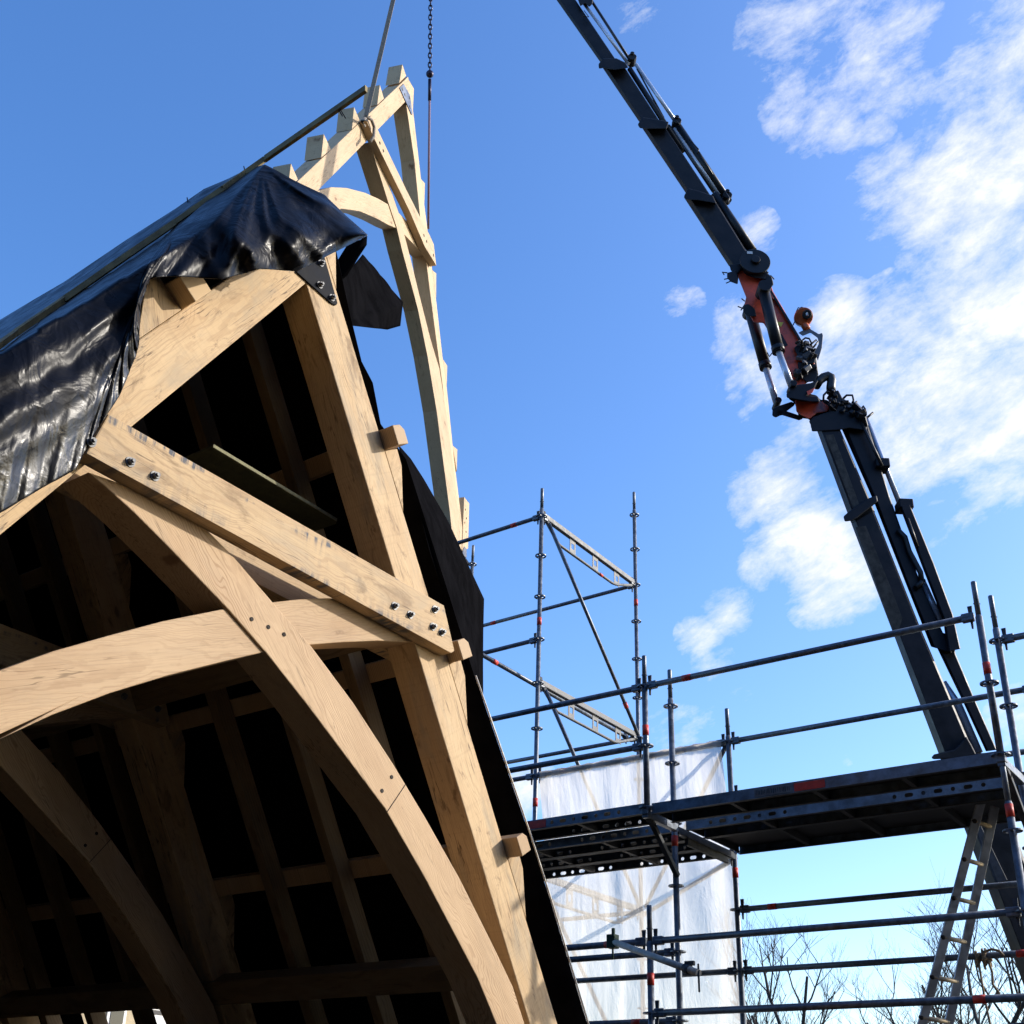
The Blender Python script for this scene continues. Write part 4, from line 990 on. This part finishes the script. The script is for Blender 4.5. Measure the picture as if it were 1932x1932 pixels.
brace((XC + .03, Y3 + .10, 6.0), (XC + .03, Y4 - .03, 4.07), 'diagonal brace of the lower tower bay passing behind the sheet top')
brace((XB - .06, Y3 + .02, 5.0), (XC + .1, Y4 - .06, 4.1), 'sloping brace from the sheet corner showing through the sheet')
brace((XB - .02, Y3 + .04, 4.0), (XC + .06, Y4 - .06, 4.0), 'level plan brace under the deck corner showing through the sheet')
brace((XC + .03, Y3 + .10, 4.0), (XC + .03, Y4 - .03, 2.1), 'diagonal brace in the lowest tower bay behind the sheet')

# ---- decks
def holed_strip(mb, a, b, up, h_, holes):
    """upright plate from a to b, h_ tall, pierced by round and long holes; (pos, half length, radius)"""
    a = Vector(a); b = Vector(b); L = (b - a).length; e = (b - a).normalized(); up = Vector(up)
    pt = lambda x, z: a + e * x + up * z
    xs = 0.; cz = h_ * .5
    for (c, hl, r) in holes:
        x0, x1 = c - hl - r - .012, c + hl + r + .012
        mb.f([mb.v(pt(xs, 0)), mb.v(pt(x0, 0)), mb.v(pt(x0, h_)), mb.v(pt(xs, h_))])
        inner, outer = [], []
        for k in range(16):
            an = 6.28318 * (k + .5) / 16; cx = math.cos(an); sz = math.sin(an)
            inner.append((c + (hl if cx > 0 else -hl) + cx * r, cz + sz * r))
            sc = 1 / max(abs(cx), abs(sz)); ox = c + max(-1, min(1, cx * sc)) * (x1 - x0) / 2; oz = cz + max(-1, min(1, sz * sc)) * cz
            outer.append((ox, oz))
        vi = [mb.v(pt(*q)) for q in inner]; vo = [mb.v(pt(*q)) for q in outer]
        for k in range(16): mb.f([vi[k], vo[k], vo[(k + 1) % 16], vi[(k + 1) % 16]])
        # square off the four corners left between neighbouring outer points
        for sx, sz in ((1, 1), (-1, 1), (-1, -1), (1, -1)):
            cx_, cz_ = c + sx * (x1 - x0) / 2, cz + sz * cz
            k = {(1, 1): 1, (-1, 1): 5, (-1, -1): 9, (1, -1): 13}[(sx, sz)]
            mb.f([vo[k], mb.v(pt(cx_, cz_)), vo[(k + 1) % 16]])
        xs = x1
    mb.f([mb.v(pt(xs, 0)), mb.v(pt(L, 0)), mb.v(pt(L, h_)), mb.v(pt(xs, h_))])
def holes_for(L):
    out = []
    for s_ in (.22, L - .22 - 6 * .105):
        for k in range(7): out.append((s_ + k * .105, .016 if k % 2 else 0., .0155))
    return out
def deck(x0, x1, y0, y1, z, label, front_h=.075, rib=True, holes=True, fm=DECKF):
    t = thing('scaffold_deck', ((x0 + x1) / 2, (y0 + y1) / 2, z - .07), label, 'scaffold deck', 'steel scaffold decks')
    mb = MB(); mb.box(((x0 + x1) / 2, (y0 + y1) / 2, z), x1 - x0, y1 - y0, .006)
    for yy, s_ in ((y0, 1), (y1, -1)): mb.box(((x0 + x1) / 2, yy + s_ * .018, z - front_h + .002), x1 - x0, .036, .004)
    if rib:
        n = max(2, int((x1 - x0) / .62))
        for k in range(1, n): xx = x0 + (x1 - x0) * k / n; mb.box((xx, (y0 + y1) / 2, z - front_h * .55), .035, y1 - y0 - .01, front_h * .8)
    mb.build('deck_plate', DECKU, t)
    for yy, s_ in ((y0 - .001, 1), (y1 + .001, -1)):
        mb = MB(); L = x1 - x0
        holed_strip(mb, (x0, yy, z - front_h), (x1, yy, z - front_h), (0, 0, 1), front_h, holes_for(L) if holes else [])
        mb.build('side_flange', fm, t, 0, .004)
    for xx in (x0, x1):
        mb = MB(); mb.box((xx, (y0 + y1) / 2, z - front_h * .4), .012, (y1 - y0) * .94, front_h * .8); mb.build('end_cap', DECKU, t, .002)
    return t
ZD = 4.075
dA = deck(XB + .075, XA - .02, Y1 - .005, Y1 + .32, ZD, 'front steel deck on the brackets, its edge with a worn plate and red tape', .078, True, False)
deck(XB + .07, XA - .05, Y2 + .05, Y2 + .37, ZD - .005, 'middle deck of the right bay whose pierced side rail shows underneath')
deck(XB + .07, XA - .05, Y2 + .385, Y3 - .06, ZD - .005, 'wide back deck of the right bay with cross ribs underneath', .07, True, False)
dL = deck(XB - 2.5, XB - .0, Y1 - .005, Y1 + .32, ZD + .01, 'front deck left of the bracket post with a red patch at its left', .078, True, True)
deck(XB - 2.1, XB - .07, Y2 + .05, Y2 + .37, ZD - .005, 'left bay deck just behind the tall standard')
deck(XB - 2.1, XB - .07, Y2 + .385, Y2 + .70, ZD - .005, 'left bay deck second from the white sheet')
deck(XB - 2.1, XB - .07, Y2 + .715, Y3 - .03, ZD - .005, 'left bay deck nearest the white sheet with see through holes')
def patch(parent, name, px, Y, z0, z1, mat, off=.004):
    a = on_y(px[0], 1500, Y); b = on_y(px[1], 1500, Y)
    # x positions measured on the deck edge itself
    mb = MB(); mb.box(((px[0] + px[1]) / 2, Y - off, (z0 + z1) / 2), abs(px[1] - px[0]), .003, z1 - z0); return mb.build(name, mat, parent)
xa = on_y(1500, 1493, Y1).x; xb_ = on_y(1558, 1484, Y1).x
patch(dA, 'red_tape_patch', (xa, xb_), Y1 - .005, ZD - .07, ZD - .012, TAPE, .006)
xa = on_y(1425, 1505, Y1).x; xb_ = on_y(1497, 1494, Y1).x
pp = patch(dA, 'maker_plate', (xa, xb_), Y1 - .005, ZD - .068, ZD - .012, GALVL, .006)
random.seed(2); mb = MB(); x = xa + .008
while x < xb_ - .01:
    hh_ = random.uniform(.022, .040); mb.box((x, Y1 - .0135, ZD - .040 + random.uniform(-.004, .004)), random.uniform(.003, .007), .002, hh_); x += random.uniform(.009, .018)
mb.build('worn_lettering', GALVD, pp)
xa = on_y(996, 1560, Y1).x; xb_ = on_y(1031, 1556, Y1).x
patch(dL, 'red_tape_patch', (xa, xb_), Y1 - .005, ZD - .06, ZD + .002, TAPE, .006)
# plank on the left deck
mb = MB(); mb.box((XB - 1.15, Y1 + .5, ZD + .03), 1.5, .2, .035); o = mb.build('scaffold_board', DECKU, None, .004); tag(o, 'dark plank lying on the left deck in front of the white sheet', 'plank')
# deck brackets and transoms
def bracket(x, label):
    t = thing('deck_bracket', (x, Y2, 3.6), label, 'scaffold bracket', 'deck brackets')
    mb = MB(); mb.beam((x, Y1 - .02, 4.0), (x, Y2 - .03, 4.0), (1, 0, 0), .05, .06); mb.build('arm', GALV, t, .004)
    mb = MB(); mb.beam((x, Y1 + .03, 3.985), (x, Y1 + .12, 3.93), (1, 0, 0), .04, .04); mb.beam((x, Y1 + .10, 3.945), (x, Y2 - .03, 3.62), (1, 0, 0), .04, .04); mb.build('strut', GALVD, t, .004)
    mb = MB(); mb.box((x, Y1, 4.03), .06, .06, .07); mb.build('socket', GALV, t, .006)
bracket(XB + .02, 'bracket holding the deck under the short post in the middle')
bracket(XA, 'bracket holding the deck end at the right corner')
for x, lab in ((XB - .01, 'dark cross beam under the deck joint in the middle'), (XA - .01, 'dark cross beam under the right deck end')):
    t = thing('deck_transom', (x, Y2, 4.0), lab, 'scaffold beam', 'cross beams under the decks')
    mb = MB(); mb.beam((x, Y2 + .03, 4.0), (x, Y3 - .03, 4.0), (1, 0, 0), .05, .06); mb.beam((x, Y2 + .2, 3.95), (x, Y3 - .15, 3.95), (1, 0, 0), .03, .07); mb.build('channel', GALVD, t, .004)
    head(t, (x, Y2, 4.0), (0, 1, 0)); head(t, (x, Y3, 4.0), (0, -1, 0))
# ---- white sheet
random.seed(9)
rows = []
NXs, NZs = 60, 60
zt, zbm = 5.07, 1.2
for i in range(NXs + 1):
    u_ = i / NXs; row = []
    for j in range(NZs + 1):
        v_ = j / NZs
        xl = -6.47 + .06 * v_; xr = -4.47 + .045 * math.sin(v_ * 3) * v_ + .02 * v_
        x = lerp(xl, xr, u_); z = lerp(zt, zbm, v_)
        y = Y3 - .05 + .125 * min(1, max(0, v_ * 4 - .1)) + .018 * math.sin(u_ * 14 + v_ * 2) * min(1, v_ * 6) + .012 * math.sin(u_ * 33 - v_ * 5) + .02 * math.sin(v_ * 6 + u_ * 4)
        for (cu, w_, a_) in ((.38, .03, .05), (.40, .07, -.04), (.80, .10, .05), (.92, .04, -.05), (.62, .05, .03), (.15, .05, .03)):
            y += a_ * math.exp(-((u_ - cu - .05 * math.sin(v_ * 5)) / w_) ** 2) * min(1, v_ * 5)
        # sag between ties along the top
        z += -.02 * abs(math.sin(u_ * 9)) * (1 - v_)
        row.append(Vector((x, y, z)))
    rows.append(row)
mb = MB(); mb.grid(rows); sheet = mb.build('plastic_sheet', SHEET); tag(sheet, 'white translucent plastic sheet hung from a rail behind the scaffold deck', 'plastic sheet')
rows = []
for i in range(41):
    u_ = i / 40; row = []
    for j in range(9):
        an = math.radians(-100 + 230 * j / 8); rr = .032 + .006 * math.sin(i * 1.9 + j)
        dz = -.06 * max(0, (j - 6)) * (.6 + .4 * math.sin(i * 1.3))
        row.append(Vector((lerp(-6.48, -4.45, u_), Y3 - math.cos(an) * rr, 5.05 + math.sin(an) * rr + dz * .5)))
    rows.append(row)
mb = MB(); mb.grid(rows); mb.build('wrapped_edge', SHEET, sheet)
# ---- ladder
lad = thing('ladder', on_y(1767, 1932, 8.6), 'aluminium ladder with pale wooden rungs leaning against the deck on the right', 'ladder')
YL = 8.75
a0, a1 = on_y(1853, 1505, YL), on_y(1731, 1965, YL - .0)
b0_, b1_ = on_y(1877, 1522, YL + .12), on_y(1783, 1965, YL + .12)
def extend(p, q, zz): return p + (q - p) * ((p.z - zz) / (p.z - q.z))
a1 = extend(a0, a1, .05); b1_ = extend(b0_, b1_, .05)
fwd = (a0 - a1).normalized()
for p, q in ((a0, a1), (b0_, b1_)):
    mb = MB(); mb.beam(p, q, CR, .062, .026); mb.build('stile', ALU, lad, .004)
for (x, y, x2, y2) in ((1815, 1555 - 28 + 25, 0, 0),):
    pass
na = (a0.z - a1.z)
# rung heights measured from the photograph, 0.28 m apart
zz = on_y(1843, 1550, YL).z
k = 0
while zz - k * .265 > .2:
    z = zz - k * .265
    p = extend(a0, a1, z); q = extend(b0_, b1_, z - .02)
    mb = MB(); mb.tube([p - (q - p) * .06, q], .0165, 10); mb.build('rung', RUNG, lad); 
    mb = MB(); mb.ball(p - (q - p) * .10, .02, 5); mb.build('rung_plug', DRILL, lad)
    k += 1
# ---- loose tube with couplers
ta, tb = on_y(1160, 1778, Y1 - .10), on_y(1318, 1836, Y1 - .55)
lt = thing('loose_tube', ta, 'loose pale tube with a coupler at each end clamped across the lower rails', 'scaffold tube')
dt = (tb - ta).normalized()
mb = MB(); mb.tube([ta, tb], R_T, 16); mb.build('tube', simple('sunlight_toned_tube', (.46, .43, .37), .5, 0, .4, .25, 20), lt)  # paler than the other tubes, sunlight on it put into its colour
mb = MB(); mb.box(ta - dt * .03, .07, .07, .10); mb.box(ta + Vector((0, -.02, .07)), .022, .022, .06); mb.tube([ta - dt * .03, ta - dt * .03 + Vector((0, 0, -.13))], .008, 6); mb.build('coupler', CLAMP, lt, .008)
c = tb - dt * .13
mb = MB(); mb.tube([c - dt * .03, c + dt * .03], .032, 14); mb.box(c + Vector((.02, 0, .035)), .07, .03, .03); mb.tube([tb + Vector((0, 0, .06)), tb - Vector((0, 0, .12))], .008, 6); mb.build('coupler', GALVD, lt, .004)
# ---- knotted rope
rc = on_y(1853, 1806, Y3)
rp = thing('knotted_rope', rc, 'brown rope knotted round a rail with two ends hanging down near the ladder', 'rope')
mb = MB(); random.seed(4)
for k in range(7):
    ph = k * .9; pts = []
    for j in range(14):
        an = 6.28318 * j / 12 + ph; rr = .035 + .022 * math.sin(j * 1.7 + k)
        pts.append(rc + Vector((-.05 + .016 * k + .02 * math.sin(an * .5 + k), math.cos(an) * rr - .01, math.sin(an) * rr - .015 * (k % 3))))
    mb.tube(pts, .010, 6)
pts = [rc + Vector((.03, -.04, .03)), rc + Vector((.09, -.05, .045)), rc + Vector((.14, -.05, .03)), rc + Vector((.17, -.05, -.01))]; mb.tube(pts, .010, 6)
mb.build('knot', ROPE, rp)
mb = MB()
mb.tube([rc + Vector((-.02, -.04, -.04)), rc + Vector((-.01, -.05, -.3)), rc + Vector((.015, -.05, -.62)), rc + Vector((.02, -.05, -1.0)), rc + Vector((.01, -.05, -1.6))], .0085, 6)
mb.tube([rc + Vector((.05, -.04, -.03)), rc + Vector((.07, -.05, -.12)), rc + Vector((.06, -.05, -.2)), rc + Vector((.10, -.05, -.27))], .009, 6)
for k in range(4): mb.tube([rc + Vector((.08, -.05, -.25)), rc + Vector((.08 + .03 * k, -.05 - .01 * k, -.33 - .01 * (k % 2)))], .005, 5)
mb.build('tail', ROPE, rp)

# ================================================================== bare trees
def bare_tree(base, hgt, label, seed, lean=0., spread=.55, levels=5, r0=None, stems=1):
    rng = random.Random(seed); base = Vector(base)
    t = thing('bare_tree', base, label, 'tree', 'leafless trees beyond the scaffold')
    tm, cm = MB(), MB()
    def grow(p, d_, L, r, lev):
        n = 4 if lev < 3 else 3; pts = [p]; q = d_.copy()
        for k in range(n):
            q = (q + Vector((rng.uniform(-1, 1), rng.uniform(-1, 1), rng.uniform(-.4, .9))) * (.16 if lev < 2 else .22)).normalized()
            pts.append(pts[-1] + q * L / n)
        (tm if lev < 2 else cm).tube(pts, r, 7 if lev < 2 else (5 if lev < 4 else 3), caps=lev < 2, r2=r * (.55 if lev else .18))
        if lev >= levels: return
        nb = rng.randint(2, 4) if lev else rng.randint(4, 6)
        for k in range(nb):
            f = rng.uniform(.35, 1.) if lev else rng.uniform(.30, 1.)
            i = min(int(f * n), n - 1); pp_ = pts[i].lerp(pts[i + 1], f * n - i)
            ax = Vector((rng.uniform(-1, 1), rng.uniform(-1, 1), rng.uniform(-.1, .5))).normalized()
            nd = (q * (1 - spread) + ax * spread + Vector((0, 0, .18))).normalized()
            grow(pp_, nd, L * rng.uniform(.5, .72), r * rng.uniform(.42, .6) * (1 - .3 * f) + .001, lev + 1)
    for s_ in range(stems):
        off = Vector((rng.uniform(-.5, .5), rng.uniform(-.5, .5), 0)) * (stems > 1)
        grow(base + off, Vector((lean + rng.uniform(-.12, .12), rng.uniform(-.1, .1), 1)).normalized(), hgt * rng.uniform(.50, .60), r0 or hgt * .016, 0)
    tm.build('trunk', BARK, t); cm.build('crown', BARK, t)
def tb(px, py, d): 
    p = at_depth(px, py, d); return (p.x, p.y, 0)
bare_tree(tb(1405, 1900, 31), 6.0, 'slim bare tree hugging the standard right of the white sheet', 21, .0, .5)
bare_tree(tb(1475, 1900, 29), 6.6, 'bare tree with forked stems standing between the sheet and the ladder, tallest there', 22, .03, .5, 5, .13, 2)
bare_tree(tb(1530, 1960, 33), 4.8, 'small leaning bare tree right of the forked one', 31, .25, .5)
bare_tree(tb(1690, 1900, 32), 6.0, 'pale bushy bare tree just left of the ladder', 23, -.05, .55, 5, .11, 2)
bare_tree(tb(1790, 1900, 30), 7.1, 'bare tree seen through the ladder rungs', 24, .05, .6)
bare_tree(tb(1870, 1900, 28), 7.3, 'dense bare tree under the crane boom at the right edge', 25, -.05, .6, 5, .16, 2)
bare_tree(tb(1930, 1900, 33), 7.0, 'bare tree farthest right behind the crane boom', 26, -.1, .6)

# ================================================================== house glimpsed through the roof
hw = thing('rendered_house', (-16.6, 12.4, 0), 'sandy rendered house wall glimpsed through the gap low under the roof', 'house')
mb = MB(); mb.box((-17.2, 12.4, 2.1), 1.2, 5.6, 4.2); mb.build('wall', STONE, hw, .02)
mb = MB(); mb.prism([(-16.4, 9.4, 4.2), (-18.0, 9.4, 4.2), (-17.2, 9.4, 5.0)], (0, 6.0, 0)); mb.build('roof', SLATE, hw)
for (pxa, pxb, nm) in ((205, 232, 'window'),):
    y0 = on_x(pxa, 1915, -16.6).y; y1 = on_x(pxb, 1915, -16.6).y; zt_ = on_x(215, 1893, -16.6).z
    mb = MB(); mb.box((-16.585, (y0 + y1) / 2, zt_ - .6), .03, y1 - y0 + .1, 1.25); fr = mb.build('window_frame', WHITE, hw, .01)
    mb = MB(); mb.box((-16.575, (y0 + y1) / 2, zt_ - .6), .03, y1 - y0 - .02, 1.15); mb.build('pane', GLASS, fr)
y0 = on_x(285, 1915, -16.6).y; y1 = on_x(322, 1915, -16.6).y; zt_ = on_x(300, 1891, -16.6).z
mb = MB(); mb.box((-16.58, (y0 + y1) / 2, zt_ - 1.0), .06, y1 - y0 + .2, 2.0); dr = mb.build('door', WHITE, hw, .01)
for k in range(2): mb = MB(); mb.box((-16.545, (y0 + y1) / 2, zt_ - .08 - .085 * k), .01, y1 - y0 + .1, .065); mb.build('glazing_strip', PAINTD, dr)

# ================================================================== unseen blocks added behind the camera to cut sky light off the roof interior
back_blocker = thing('sky_light_blocker', (-8, -12, 0), 'tall barn-shaped block added unseen behind and left of the viewer to cut sky light', 'light blocker')
mb = MB(); mb.box((-10, -12, 4.5), 50, 5, 9); mb.build('wall', DWARF, back_blocker, .02)  # body of the added light blocker
mb = MB(); mb.prism([(-35, -9.2, 9), (-35, -14.8, 9), (-35, -12, 12)], (50, 0, 0)); mb.build('roof', SLATE, back_blocker)  # top of the added light blocker
right_blocker = thing('sky_light_blocker', (10, -2, 0), 'barn-shaped block added unseen at the right behind the viewer to cut sky light', 'light blocker')
mb = MB(); mb.box((10.5, -2.2, 5), 5, 17.5, 10); mb.build('wall', DWARF, right_blocker, .02)  # body of the added light blocker
mb = MB(); mb.prism([(7.7, -11, 10), (13.3, -11, 10), (10.5, -11, 13)], (0, 17.6, 0)); mb.build('roof', SLATE, right_blocker)  # top of the added light blocker
